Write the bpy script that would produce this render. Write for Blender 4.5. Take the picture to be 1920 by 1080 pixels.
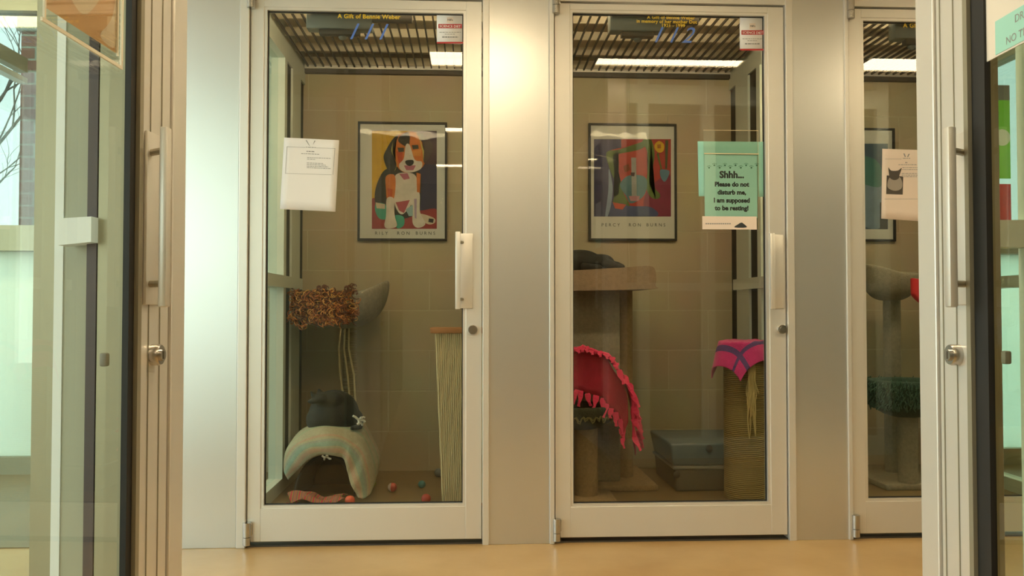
import bpy, bmesh, math, random
from mathutils import Vector, Matrix, noise
PI = math.pi
R = math.radians
random.seed(7)
for o in list(bpy.data.objects): bpy.data.objects.remove(o)
C = bpy.context.scene.collection
S = bpy.context.scene

# ---------------------------------------------------------------- camera
FPX = 1570.0
YAW, PITCH, EYE = R(2.88), R(1.46), 0.92
cam = bpy.data.cameras.new('camera'); camo = bpy.data.objects.new('camera', cam); C.objects.link(camo)
cam.sensor_width = 36; cam.lens = FPX/1920*36; cam.clip_start = 0.02
camo.location = (0, 0, EYE)
camo.rotation_euler = (PI/2+PITCH, 0, -YAW)
S.camera = camo
CM = Matrix.Translation((0, 0, EYE)) @ camo.rotation_euler.to_matrix().to_4x4()

# ---------------------------------------------------------------- world, exposure
w = bpy.data.worlds.new('sky'); S.world = w; w.use_nodes = True
nt = w.node_tree; nt.nodes.clear()
wo = nt.nodes.new('ShaderNodeOutputWorld'); bg = nt.nodes.new('ShaderNodeBackground')
ramp = nt.nodes.new('ShaderNodeValToRGB'); tc = nt.nodes.new('ShaderNodeTexCoord'); sp = nt.nodes.new('ShaderNodeSeparateXYZ')
nt.links.new(tc.outputs['Generated'], sp.inputs[0]); nt.links.new(sp.outputs['Z'], ramp.inputs[0])
ramp.color_ramp.elements[0].position = 0.0; ramp.color_ramp.elements[0].color = (.86, .93, .93, 1)
ramp.color_ramp.elements[1].position = 0.5; ramp.color_ramp.elements[1].color = (.62, .80, .95, 1)
nt.links.new(ramp.outputs[0], bg.inputs[0]); nt.links.new(bg.outputs[0], wo.inputs[0])
bg.inputs[1].default_value = 4.6
S.view_settings.view_transform = 'Standard'; S.view_settings.look = 'None'
S.view_settings.gamma = 1; S.view_settings.use_curve_mapping = False
S.view_settings.exposure = 0.3
LAMP = 27.0          # radiance of the fluorescent diffusers

for pn, loc, rot, sx, sy in (('left', (-4.30, 1.0, 1.55), (0, -PI/2, 0), 2.4, 6.4), ('rear', (-3.27, -3.34, 1.65), (PI/2, 0, 0), 1.7, 2.3), ('back_left', (-2.68, 4.92, 1.40), (-PI/2, 0, 0), 3.0, 2.5), ('back_right', (4.07, 4.92, 1.40), (-PI/2, 0, 0), 2.2, 2.5)):
    pl_ = bpy.data.lights.new('sky_portal_'+pn, 'AREA'); pl_.shape = 'RECTANGLE'; pl_.size = sx; pl_.size_y = sy
    po = bpy.data.objects.new('sky_portal_'+pn, pl_); C.objects.link(po); po.location = loc; po.rotation_euler = rot
    pl_.cycles.is_portal = True      # only guides the sampling of the sky, emits nothing itself
# ---------------------------------------------------------------- helpers
def W(px, py, Y):
    """a point of the photograph taken back to the vertical plane y = Y"""
    d = CM.to_3x3() @ Vector(((px-960)/FPX, (540-py)/FPX, -1))
    t = Y/d.y
    p = CM.translation + d*t
    return p.x, p.z
def X(px, Y, py=540): return W(px, py, Y)[0]
def Z(py, Y, px=960): return W(px, py, Y)[1]
NEAR = Matrix.Rotation(-YAW, 4, 'Z')      # the near corridor runs along this direction

MATS = {}
def mat(name, col, rough=.6, metal=0., noise_s=0, noise_a=.15, bump=0, bscale=80, spec=.5, sheen=0, coat=0, emit=None, es=0):
    m = bpy.data.materials.new(name); m.use_nodes = True
    n = m.node_tree.nodes; l = m.node_tree.links; b = n['Principled BSDF']
    b.inputs['Base Color'].default_value = (*col, 1); b.inputs['Roughness'].default_value = rough
    b.inputs['Metallic'].default_value = metal; b.inputs['Specular IOR Level'].default_value = spec
    b.inputs['Sheen Weight'].default_value = sheen; b.inputs['Coat Weight'].default_value = coat
    if emit: b.inputs['Emission Color'].default_value = (*emit, 1); b.inputs['Emission Strength'].default_value = es
    t = n.new('ShaderNodeTexCoord')
    if noise_s:
        ns = n.new('ShaderNodeTexNoise'); ns.inputs['Scale'].default_value = noise_s; ns.inputs['Detail'].default_value = 5
        l.new(t.outputs['Object'], ns.inputs['Vector'])
        mx = n.new('ShaderNodeMix'); mx.data_type = 'RGBA'
        mx.inputs['A'].default_value = (*[c*(1-noise_a) for c in col], 1); mx.inputs['B'].default_value = (*[min(1, c*(1+noise_a)) for c in col], 1)
        l.new(ns.outputs['Fac'], mx.inputs['Factor']); l.new(mx.outputs['Result'], b.inputs['Base Color'])
    if bump:
        nb = n.new('ShaderNodeTexNoise'); nb.inputs['Scale'].default_value = bscale; nb.inputs['Detail'].default_value = 3
        l.new(t.outputs['Object'], nb.inputs['Vector'])
        bm_ = n.new('ShaderNodeBump'); bm_.inputs['Strength'].default_value = bump; bm_.inputs['Distance'].default_value = .004
        l.new(nb.outputs['Fac'], bm_.inputs['Height']); l.new(bm_.outputs[0], b.inputs['Normal'])
    MATS[name] = m; return m
def srgb(r, g, b):
    f = lambda c: (c/255/12.92) if c/255 <= .04045 else ((c/255+.055)/1.055)**2.4
    return (f(r), f(g), f(b))

alu = mat('satin_aluminium', (.74, .71, .66), .38, .5, 3, .03)
panelm = mat('brushed_aluminium_panel', (.70, .70, .69), .34, .85, 1.2, .05)
alu_dk = mat('bronze_aluminium', (.34, .31, .23), .42, .45, 4, .05)
chrome = mat('worn_chrome', (.55, .53, .50), .25, 1)
black = mat('black_gasket', (.012, .011, .010), .6)
darkm = mat('dark_iron', (.05, .04, .03), .55)
closer_m = mat('grey_closer_enamel', (.16, .17, .16), .45, .3)
cream = mat('cream_enamel', (.80, .72, .56), .6)
white_p = mat('white_paper', (.80, .77, .76), .8)
grey_ink = mat('grey_ink', (.30, .29, .29), .8)
dark_ink = mat('dark_ink', (.03, .035, .04), .7)
gold_ink = mat('gold_lettering', (.75, .50, .03), .5)
blue_ink = mat('blue_lettering', (.10, .20, .62), .5)
teal_p = mat('teal_paper', (.36, .68, .60), .8)
teal_p2 = mat('pale_teal_paper', (.30, .60, .50), .8)
pinkish_p = mat('pale_pink_paper', (.78, .66, .58), .8)
beige_p = mat('beige_paper', (.62, .50, .40), .8)
red_ink = mat('red_ink', (.50, .03, .03), .6)
ceil_m = mat('tan_ceiling_board', (.62, .52, .38), .9, 0, 8, .06)
ceil_c = mat('cream_ceiling_paint', (.70, .64, .52), .9, 0, 3, .03)
wall_tan = mat('tan_wall_paint', (.40, .35, .24), .8, 0, 2, .05)
wall_white = mat('white_wall_paint', (.8, .82, .78), .8)

def glass(name, tint, ior=1.5, boost=1.0, wavy=0):
    m = bpy.data.materials.new(name); m.use_nodes = True
    n = m.node_tree.nodes; l = m.node_tree.links; n.clear()
    o = n.new('ShaderNodeOutputMaterial'); mx = n.new('ShaderNodeMixShader'); tr = n.new('ShaderNodeBsdfTransparent')
    gl = n.new('ShaderNodeBsdfGlossy'); fr = n.new('ShaderNodeFresnel'); mm = n.new('ShaderNodeMath')
    tr.inputs[0].default_value = (*tint, 1); gl.inputs['Roughness'].default_value = 0.0; gl.inputs[0].default_value = (1, 1, 1, 1)
    fr.inputs[0].default_value = ior; mm.operation = 'MULTIPLY'; mm.inputs[1].default_value = boost; mm.use_clamp = True
    ge = n.new('ShaderNodeNewGeometry'); mr = n.new('ShaderNodeMapRange'); mr.inputs['To Min'].default_value = ior; mr.inputs['To Max'].default_value = 1/ior
    l.new(ge.outputs['Backfacing'], mr.inputs['Value']); l.new(mr.outputs[0], fr.inputs[0])      # the same reflectance from either side of a thin pane
    if wavy:
        nz = n.new('ShaderNodeTexNoise'); nz.inputs['Scale'].default_value = 5; t = n.new('ShaderNodeTexCoord'); l.new(t.outputs['Object'], nz.inputs[0])
        bu = n.new('ShaderNodeBump'); bu.inputs['Strength'].default_value = .5; bu.inputs['Distance'].default_value = wavy; l.new(nz.outputs['Fac'], bu.inputs['Height']); l.new(bu.outputs[0], gl.inputs['Normal'])
    l.new(fr.outputs[0], mm.inputs[0]); l.new(mm.outputs[0], mx.inputs[0]); l.new(tr.outputs[0], mx.inputs[1]); l.new(gl.outputs[0], mx.inputs[2])
    l.new(mx.outputs[0], o.inputs[0]); return m
glass_door = glass('door_glass', (.84, .86, .80), 1.5, 1.25)
glass_part = glass('partition_glass', (.78, .86, .78), 1.5, 1.0)
glass_near = glass('near_door_glass', (.90, .94, .86), 1.5, .8)
glass_ext = glass('dimming_window_glass', (.50, .53, .53), 1.5, 1)  # tint put in only to dim the overbright view outdoors
acrylic = glass('clear_acrylic', (.96, .96, .94), 1.5, 1.2)
glass_poster = glass('poster_acrylic', (.97, .97, .96), 1.5, .14, .006)

def translucent_mix(name, col):
    m = bpy.data.materials.new(name); m.use_nodes = True
    n = m.node_tree.nodes; l = m.node_tree.links; n.clear()
    o = n.new('ShaderNodeOutputMaterial'); mx = n.new('ShaderNodeMixShader'); a = n.new('ShaderNodeBsdfTranslucent'); d = n.new('ShaderNodeBsdfDiffuse')
    a.inputs[0].default_value = (*col, 1); d.inputs[0].default_value = (*col, 1); mx.inputs[0].default_value = .45
    l.new(a.outputs[0], mx.inputs[1]); l.new(d.outputs[0], mx.inputs[2]); l.new(mx.outputs[0], o.inputs[0]); return m
lit_wall_m = translucent_mix('lit_mint_wall', (.90, .98, .93))

def lampmat(name, col, s):
    m = bpy.data.materials.new(name); m.use_nodes = True
    n = m.node_tree.nodes; l = m.node_tree.links; n.clear()
    o = n.new('ShaderNodeOutputMaterial'); e = n.new('ShaderNodeEmission')
    e.inputs[0].default_value = (*col, 1); e.inputs[1].default_value = s; l.new(e.outputs[0], o.inputs[0]); return m
tube_m = lampmat('fluorescent_diffuser', (1, .80, .50), LAMP)

def pattern_mat(name, kind, cols, scale, rough=.7, bump=.4, squash=(1, 1, 1), coat=0, metal=0):
    """blocks, bricks, cord and stripe materials, all in object coordinates"""
    m = bpy.data.materials.new(name); m.use_nodes = True
    n = m.node_tree.nodes; l = m.node_tree.links; b = n['Principled BSDF']; b.inputs['Roughness'].default_value = rough
    b.inputs['Coat Weight'].default_value = coat; b.inputs['Metallic'].default_value = metal
    t = n.new('ShaderNodeTexCoord'); mp = n.new('ShaderNodeMapping'); l.new(t.outputs['Object'], mp.inputs[0])
    mp.inputs['Scale'].default_value = squash
    bu = n.new('ShaderNodeBump'); bu.inputs['Strength'].default_value = bump; bu.inputs['Distance'].default_value = .004
    if kind == 'brick':
        mp.inputs['Rotation'].default_value = (R(-90), 0, 0)       # x stays, z becomes the texture's y
        br = n.new('ShaderNodeTexBrick'); l.new(mp.outputs[0], br.inputs['Vector'])
        br.inputs['Scale'].default_value = 1; br.inputs['Brick Width'].default_value = scale[0]; br.inputs['Row Height'].default_value = scale[1]
        br.inputs['Mortar Size'].default_value = scale[2]; br.inputs['Mortar Smooth'].default_value = .3
        for k, c in zip(('Color1', 'Color2', 'Mortar'), cols): br.inputs[k].default_value = (*c, 1)
        ns = n.new('ShaderNodeTexNoise'); ns.inputs['Scale'].default_value = 3; l.new(t.outputs['Object'], ns.inputs[0])
        mx = n.new('ShaderNodeMix'); mx.data_type = 'RGBA'; mx.blend_type = 'MULTIPLY'; mx.inputs['Factor'].default_value = .25
        l.new(br.outputs['Color'], mx.inputs['A']); l.new(ns.outputs['Color'], mx.inputs['B']); l.new(mx.outputs['Result'], b.inputs['Base Color'])
        iv = n.new('ShaderNodeMath'); iv.operation = 'SUBTRACT'; iv.inputs[0].default_value = 1; l.new(br.outputs['Fac'], iv.inputs[1])
        l.new(iv.outputs[0], bu.inputs['Height'])
    else:
        wv = n.new('ShaderNodeTexWave'); wv.wave_type = 'BANDS'; wv.bands_direction = kind; wv.inputs['Scale'].default_value = scale
        wv.inputs['Distortion'].default_value = .6; wv.inputs['Detail'].default_value = 1
        l.new(mp.outputs[0], wv.inputs[0])
        rp = n.new('ShaderNodeValToRGB'); rp.color_ramp.elements[0].color = (*cols[0], 1); rp.color_ramp.elements[1].color = (*cols[-1], 1)
        for i, c in enumerate(cols[1:-1]):
            e = rp.color_ramp.elements.new((i+1)/(len(cols)-1)); e.color = (*c, 1)
        l.new(wv.outputs['Fac'], rp.inputs[0]); l.new(rp.outputs[0], b.inputs['Base Color']); l.new(wv.outputs['Fac'], bu.inputs['Height'])
    l.new(bu.outputs[0], b.inputs['Normal']); return m
block_m = pattern_mat('painted_block_wall', 'brick', ((.455, .375, .245), (.435, .355, .23), (.51, .43, .29)), (.46, .2285, .004), .65, .5)
brick_m = pattern_mat('red_brick', 'brick', ((.72, .22, .14), (.64, .17, .11), (.95, .86, .66)), (.23, .0765, .007), .8, .6)

def floor_mat(name, a, b_, rough):
    m = bpy.data.materials.new(name); m.use_nodes = True
    n = m.node_tree.nodes; l = m.node_tree.links; b = n['Principled BSDF']; t = n.new('ShaderNodeTexCoord')
    n1 = n.new('ShaderNodeTexNoise'); n1.inputs['Scale'].default_value = 2.2; n1.inputs['Detail'].default_value = 9; n1.inputs['Roughness'].default_value = .6
    l.new(t.outputs['Object'], n1.inputs[0]); rp = n.new('ShaderNodeValToRGB')
    rp.color_ramp.elements[0].position = .3; rp.color_ramp.elements[0].color = (*a, 1); rp.color_ramp.elements[1].position = .72; rp.color_ramp.elements[1].color = (*b_, 1)
    l.new(n1.outputs['Fac'], rp.inputs[0]); l.new(rp.outputs[0], b.inputs['Base Color'])
    b.inputs['Roughness'].default_value = rough; b.inputs['Coat Weight'].default_value = .2; b.inputs['Coat Roughness'].default_value = .2; return m
floor_m = floor_mat('yellow_tan_epoxy_floor', (.44, .265, .10), (.58, .385, .17), .38)
floor_k = floor_mat('brown_kennel_floor', (.17, .115, .052), (.23, .155, .075), .4)

class MB:
    """collects shapes; verts in world coordinates"""
    def __init__(s): s.bm = bmesh.new(); s.mi = 0
    def _mark(s, faces):
        for f in faces: f.material_index = s.mi
    def m(s, i): s.mi = i; return s
    def box(s, x0, x1, y0, y1, z0, z1, bev=0, rot=None):
        x0, x1 = sorted((x0, x1)); y0, y1 = sorted((y0, y1)); z0, z1 = sorted((z0, z1))
        r = bmesh.ops.create_cube(s.bm, size=1)
        c = Vector(((x0+x1)/2, (y0+y1)/2, (z0+z1)/2))
        for v in r['verts']: v.co = Vector((v.co.x*(x1-x0), v.co.y*(y1-y0), v.co.z*(z1-z0)))
        fs = list({f for v in r['verts'] for f in v.link_faces})
        vs = r['verts']
        if bev:
            es = list({e for v in r['verts'] for e in v.link_edges})
            rr = bmesh.ops.bevel(s.bm, geom=es+vs, offset=min(bev, .45*min(x1-x0, y1-y0, z1-z0)), segments=2, affect='EDGES', profile=.5)
            vs = list({v for f in rr['faces'] for v in f.verts} | {v for v in vs if v.is_valid})
            fs = list({f for v in vs for f in v.link_faces})
        for v in vs:
            if rot: v.co = rot @ v.co
            v.co += c
        s._mark(fs); return s
    def quad(s, pts):
        f = s.bm.faces.new([s.bm.verts.new(p) for p in pts]); s._mark([f]); return s
    def tube(s, pts, r, n=8, cap=True):
        pts = [Vector(p) for p in pts]; rings = []
        rs = r if isinstance(r, (list, tuple)) else [r]*len(pts)
        up = None
        for i, p in enumerate(pts):
            d = (pts[min(i+1, len(pts)-1)]-pts[max(i-1, 0)]).normalized()
            if up is None:
                up = Vector((0, 0, 1)) if abs(d.z) < .9 else Vector((1, 0, 0))
            a = d.cross(up)
            if a.length < 1e-5: a = d.orthogonal()
            a.normalize(); b = d.cross(a).normalized(); up = -b if (-b).dot(up) > 0 else b
            rings.append([s.bm.verts.new(p + a*rs[i]*math.cos(2*PI*k/n) + b*rs[i]*math.sin(2*PI*k/n)) for k in range(n)])
        fs = []
        for A, B in zip(rings, rings[1:]):
            for k in range(n): fs.append(s.bm.faces.new((A[k], A[(k+1) % n], B[(k+1) % n], B[k])))
        if cap: fs.append(s.bm.faces.new(rings[0][::-1])); fs.append(s.bm.faces.new(rings[-1]))
        s._mark(fs); return s
    def lathe(s, prof, c, n=32, axis='Z', sx=1, sy=1):
        """prof: (radius, height) pairs"""
        rings = []
        for r, h in prof:
            ring = []
            for k in range(n):
                a = 2*PI*k/n; p = Vector((r*sx*math.cos(a), r*sy*math.sin(a), h))
                if axis == 'Y': p = Vector((p.x, p.z, p.y))
                if axis == 'X': p = Vector((p.z, p.x, p.y))
                ring.append(s.bm.verts.new(Vector(c)+p))
            rings.append(ring)
        fs = []
        for A, B in zip(rings, rings[1:]):
            for k in range(n): fs.append(s.bm.faces.new((A[k], A[(k+1) % n], B[(k+1) % n], B[k])))
        fs.append(s.bm.faces.new(rings[0][::-1])); fs.append(s.bm.faces.new(rings[-1]))
        s._mark(fs); return s
    def ball(s, c, r, sc=(1, 1, 1), rot=None, u=20, v=12):
        q = bmesh.ops.create_uvsphere(s.bm, u_segments=u, v_segments=v, radius=r)
        for ve in q['verts']:
            p = Vector((ve.co.x*sc[0], ve.co.y*sc[1], ve.co.z*sc[2]))
            if rot: p = rot @ p
            ve.co = p+Vector(c)
        s._mark({f for ve in q['verts'] for f in ve.link_faces}); return s
    def prism(s, poly, f0, f1):
        """poly list of 2d, f0/f1 functions mapping 2d->3d for both faces"""
        a = [s.bm.verts.new(f0(*p)) for p in poly]; b = [s.bm.verts.new(f1(*p)) for p in poly]; n = len(poly)
        fs = [s.bm.faces.new(a), s.bm.faces.new(b[::-1])]
        for k in range(n): fs.append(s.bm.faces.new((a[k], b[k], b[(k+1) % n], a[(k+1) % n])))
        s._mark(fs); return s
    def grid(s, nu, nv, fn, skip=None):
        vs = [[s.bm.verts.new(fn(i/nu, j/nv)) for j in range(nv+1)] for i in range(nu+1)]
        for i in range(nu):
            for j in range(nv):
                if skip and skip(i/nu, j/nv): continue
                s._mark([s.bm.faces.new((vs[i][j], vs[i+1][j], vs[i+1][j+1], vs[i][j+1]))])
        return s
    def mesh(s, name, mats, xf, smooth):
        bmesh.ops.recalc_face_normals(s.bm, faces=s.bm.faces)
        if xf is not None: s.bm.transform(xf)
        me = bpy.data.meshes.new(name); s.bm.to_mesh(me); s.bm.free()
        for q in (mats if isinstance(mats, (list, tuple)) else [mats]): me.materials.append(q)
        if smooth:
            for p in me.polygons: p.use_smooth = True
            if smooth != 'all':
                try: me.set_sharp_from_angle(angle=R(40))
                except Exception: pass
        return me
WM = {}
def thing(name, loc=(0, 0, 0), rz=0, xf=None, **kw):
    o = bpy.data.objects.new(name, None); C.objects.link(o); o.empty_display_size = .05
    m = Matrix.Translation(loc) @ Matrix.Rotation(rz, 4, 'Z')
    if xf is not None: m = xf @ m
    o.matrix_world = m; o.location = m.translation; o.rotation_euler = m.to_euler()
    WM[o.name] = m; tag(o, **kw); return o
def tag(o, label=None, cat=None, group=None, kind=None):
    for k, v in (('label', label), ('category', cat), ('group', group), ('kind', kind)):
        if v: o[k] = v
    return o
def obj(name, mb, mats, parent=None, smooth=True, xf=None, mods=None, **kw):
    """a top-level mesh gets its origin at the foot of its bounding box, a child is put into its parent's frame"""
    me = mb.mesh(name, mats, xf, smooth)
    o = bpy.data.objects.new(name, me); C.objects.link(o)
    if parent is not None:
        pm = WM[parent.name]; me.transform(pm.inverted()); o.parent = parent; WM[o.name] = pm
    else:
        vs = [v.co for v in me.vertices]
        c = Vector(((min(v.x for v in vs)+max(v.x for v in vs))/2, (min(v.y for v in vs)+max(v.y for v in vs))/2, min(v.z for v in vs)))
        if kw.get('kind') == 'structure': c = Vector((0, 0, 0))
        me.transform(Matrix.Translation(-c)); o.location = c; WM[o.name] = Matrix.Translation(c)
    tag(o, **kw)
    for t, args in (mods or []):
        md = o.modifiers.new(t.lower(), t)
        for k, v in args.items(): setattr(md, k, v)
    return o
def struct(name, mb, mats, parent=None, **k):
    if parent is None: k['kind'] = 'structure'
    return obj(name, mb, mats, parent, smooth=False, **k)
def text_mb(body, size, to3d, mbo=None, align='CENTER', shear=0, space=1.0, bold=0):
    """lettering as flat mesh; to3d maps text x,y to a world point"""
    cu = bpy.data.curves.new('lettering', 'FONT'); cu.body = body; cu.size = size; cu.align_x = align; cu.shear = shear
    cu.space_character = space; cu.offset = bold; cu.resolution_u = 3
    t = bpy.data.objects.new('lettering', cu); C.objects.link(t)
    dg = bpy.context.evaluated_depsgraph_get(); me = bpy.data.meshes.new_from_object(t.evaluated_get(dg))
    mbo = mbo or MB(); base = [mbo.bm.verts.new(to3d(v.co.x, v.co.y)) for v in me.vertices]
    for p in me.polygons:
        try: f = mbo.bm.faces.new([base[i] for i in p.vertices]); f.material_index = mbo.mi
        except ValueError: pass
    bpy.data.objects.remove(t); bpy.data.curves.remove(cu); bpy.data.meshes.remove(me); return mbo
def smooth_poly(pts, k=4):
    out = []; n = len(pts)
    for i in range(n):
        p0, p1, p2, p3 = (Vector(pts[(i+j) % n]) for j in (-1, 0, 1, 2))
        for s_ in range(k):
            t = s_/k
            out.append(tuple(.5*((2*p1)+(-p0+p2)*t+(2*p0-5*p1+4*p2-p3)*t*t+(-p0+3*p1-3*p2+p3)*t**3)))
    return out
SOLID = lambda t: ('SOLIDIFY', dict(thickness=t, offset=0))
SUB = lambda n: ('SUBSURF', dict(levels=n, render_levels=n))

# ================================================================ LAMPS (things of the place, and added kennel tubes)
YW = 3.30            # face of the far wall
YB = 4.80            # block wall at the back of the kennels
ZC = 2.40            # ceiling
def ceiling_light(x0, x1, y0, y1, z, label):
    t = thing('ceiling_light', ((x0+x1)/2, (y0+y1)/2, z-.02), label=label, cat='ceiling light', group='fluorescent ceiling lights')
    h = MB(); f = .02
    h.box(x0, x1, y0, y0+f, z-.03, z-.001); h.box(x0, x1, y1-f, y1, z-.03, z-.001); h.box(x0, x0+f, y0+f, y1-f, z-.03, z-.001); h.box(x1-f, x1, y0+f, y1-f, z-.03, z-.001)
    obj('light_frame', h, cream, t, smooth=False)
    obj('diffuser', MB().box(x0+f, x1-f, y0+f, y1-f, z-.022, z-.002), tube_m, t, smooth=False)
ceiling_light(-.25, .35, 1.66, 1.98, ZC, 'warm ceiling light above the corridor, between the two middle glass doors')
ceiling_light(.72, 1.62, 1.72, 1.90, ZC, 'long warm ceiling light of the corridor before the door with the teal sign')
ceiling_light(2.3, 2.85, 1.68, 1.98, ZC, 'long warm ceiling light of the corridor before the rightmost far door')
ceiling_light(.83, 1.40, .82, .95, ZC, 'warm ceiling light inside the near right enclosure, first from its front')
ceiling_light(.86, 1.16, -.28, -.14, ZC, 'short ceiling light inside the near right enclosure, second from its front')
ceiling_light(1.0, 1.25, -1.45, -1.30, ZC, 'short ceiling light inside the near right enclosure, farthest from its front')
ceiling_light(-.22, .38, -.20, 0, ZC, 'warm ceiling light over the narrow corridor nearest the viewer')
ceiling_light(-.36, .3, -1.9, -1.7, ZC, 'warm ceiling light at the far rear of the narrow corridor')
ceiling_light(-3.4, -2.0, 3.6, 3.9, 2.95, 'ceiling light of the high passage at left before the brick pier window')
ceiling_light(3.3, 4.7, 3.6, 3.9, 2.95, 'ceiling light of the high passage at right beyond the rightmost door')
def fill_strip_light(x0, x1, label):
    # tube added out of sight behind each kennel's door header to brighten it
    t = thing('fill_strip_light', ((x0+x1)/2, YW+.10, 2.19), label=label, cat='ceiling light')
    obj('batten', MB().box(x0, x1, YW+.075, YW+.10, 2.19, 2.23, .004), cream, t)
    obj('tube', MB().tube([(x0+.03, YW+.125, 2.205), (x1-.03, YW+.125, 2.205)], .016, 12), fill_strip_m, t)
    obj('end_cap', MB().box(x0, x0+.03, YW+.10, YW+.145, 2.185, 2.225, .003), white_p, t); obj('end_cap', MB().box(x1-.03, x1, YW+.10, YW+.145, 2.185, 2.225, .003), white_p, t)
fill_strip_m = lampmat('added_fluorescent_tube', (1, .80, .50), LAMP*2.2)
fill_strip_light(-.85, .08, 'added tube light hidden above the left glass door inside its enclosure')
fill_strip_light(.38, 1.35, 'added tube light hidden above the door numbered 112 inside its enclosure')
fill_strip_light(1.70, 2.5, 'added tube light hidden above the rightmost far door inside its enclosure')
# ================================================================ STRUCTURE
struct('floor', MB().box(-4.2, 5.2, -3.2, YW+.04, -.08, 0), floor_m)
struct('floor_kennel', MB().box(-4.2, 5.2, YW+.04, YB, -.08, .004), floor_k)
XL, XR = X(62, YW), 2.95      # the far wall's ends
struct('ceiling', MB().box(-1.75, 2.95, -3.2, YB+.1, ZC, ZC+.08), ceil_c)
struct('ceiling_left', MB().box(-4.2, -1.75, -3.2, YB+.1, 2.95, 3.03).box(-1.75, -1.70, -3.2, YB+.1, ZC+.08, 2.95), wall_white)
struct('ceiling_right', MB().box(2.95, 5.2, -3.2, YB+.1, 2.95, 3.03).box(2.90, 2.95, -3.2, YB+.1, ZC+.08, 2.95), wall_white)
struct('wall_left', MB().box(-4.28, -4.2, -3.2, YB+.1, 0, .35).box(-4.28, -4.2, -3.2, YB+.1, 2.75, 3.03).box(-4.28, -4.2, -3.2, -2.2, .35, 2.75).box(-4.28, -4.2, 4.2, YB+.1, .35, 2.75), wall_white)
_m = MB()
for _y in (-2.2, -.95, .35, 1.62, 2.9, 4.13): _m.box(-4.26, -4.21, _y, _y+.07, .35, 2.75)
_w = struct('window_6', _m.box(-4.26, -4.21, -2.2, 4.2, 1.05, 1.11), alu)
struct('window_pane', MB().quad([(-4.235, -2.2, .35), (-4.235, 4.2, .35), (-4.235, 4.2, 2.75), (-4.235, -2.2, 2.75)]), glass_near, _w)
struct('wall_right', MB().box(5.2, 5.28, -3.2, YB+.1, 0, 3.03), wall_white)
struct('wall_rear', MB().box(-1.45, 5.28, -3.28, -3.2, 0, 3.03).box(-4.28, -1.45, -3.28, -3.2, 0, .5).box(-4.28, -1.45, -3.28, -3.2, 2.8, 3.03).box(-2.44, -1.45, -3.28, -3.2, .5, 2.8).box(-4.28, -4.1, -3.28, -3.2, .5, 2.8), wall_tan)
_m = MB()
for _x in (-4.1, -3.28, -2.5): _m.box(_x, _x+.06, -3.26, -3.21, .5, 2.8)
_w = struct('window_7', _m, alu)  # unseen window added so the left metal panel reflects bright sky
struct('window_pane', MB().quad([(-4.1, -3.235, .5), (-2.44, -3.235, .5), (-2.44, -3.235, 2.8), (-4.1, -3.235, 2.8)]), glass_near, _w)
struct('wall_back', MB().box(-1.16, 2.95, YB, YB+.1, 0, ZC), block_m)
struct('ceiling_kennel', MB().box(-.98, 2.95, YW+.06, YB, ZC-.015, ZC-.002), ceil_m)
# exterior window walls at both ends
def ext_window(n, x0, x1, muls):
    m = MB(); y0, y1 = YB, YB+.1
    m.box(x0, x1, y0, y1, 0, .10); m.box(x0, x1, y0-.05, y1, 1.245, 1.385); m.box(x0, x1, y0, y1, 2.60, 2.68)
    m.box(x0, x0+.08, y0, y1, .1, 2.6); m.box(x1-.08, x1, y0, y1, .1, 2.6)
    for q in muls: m.box(q-.03, q+.03, y0, y1, .1, 2.6)
    f = struct(f'window_{n}', m, alu_dk)
    struct('window_pane', MB().box(x0+.08, x1-.08, y0+.045, y0+.051, 1.385, 2.6), glass_ext, f)
    struct('lit_wall_panel', MB().box(x0+.08, x1-.08, y0+.045, y0+.055, .1, 1.245), lit_wall_m, f)  # translucent so daylight brightens it; stands in for a lit pale wall
    struct(f'wall_over_window_{"left" if n==1 else "right"}', MB().box(x0, x1, y0, y1, 2.68, 2.95), wall_white)
ext_window(1, -4.2, -1.16, (-3.3, -2.2))
ext_window(2, 2.95, 5.2, (4.1,))

# far wall panels, jambs, doors -------------------------------------------------
ZD = 2.145
def far_panel(pl, pr, name):
    xl, xr = X(pl, YW), X(pr, YW)
    m = MB().box(xl, xr, YW, YW+.05, 0.0, ZC, .002)
    struct(name, m, panelm)
far_panel(62, 446, 'wall_far_left'); far_panel(916, 1030, 'wall_far_middle'); far_panel(1489, 1588, 'wall_far_right')
xe = X(2040, YW)
struct('wall_far_end', MB().box(xe, 2.95, YW, YW+.05, 0, ZC), panelm)

def pull_handle(parent, xf, x, y, zc, side, L=.295):
    """plate flat on the stile, square bar stood off it on two studs; local frame: face towards -y"""
    p = MB().box(x-.028, x+.028, y-.006, y, zc-L/2, zc+L/2, .002)
    pl = obj('handle_plate', p, alu, parent, xf=xf)
    xb = x - side*.030
    b = MB().box(xb-.010, xb+.010, y-.044, y-.030, zc-L/2-.004, zc+L/2+.004, .003)
    obj('pull_bar', b, alu, pl, xf=xf)
    for dz in (-L*.38, L*.38):
        obj('standoff', MB().tube([(xb, y-.032, zc+dz), (x-side*.012, y-.004, zc+dz)], .006), alu_dk, pl, xf=xf)
def lock(parent, xf, x, y, z, r=.019):
    c = MB().lathe([(r, 0), (r, .012), (r*.9, .016)], (0, 0, 0), 28, 'Y')
    for v in c.bm.verts: v.co = Vector((x+v.co.x, y-v.co.y, z+v.co.z))
    c = obj('lock_cylinder', c, chrome, parent, xf=xf)
    k = MB().lathe([(r*.55, 0), (r*.55, .004)], (0, 0, 0), 20, 'Y')
    for v in k.bm.verts: v.co = Vector((x+v.co.x, y-.016-v.co.y, z+v.co.z))
    k.box(x-.0015, x+.0015, y-.0215, y-.0195, z-.007, z+.006)
    obj('keyway', k, chrome, c, xf=xf)

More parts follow.
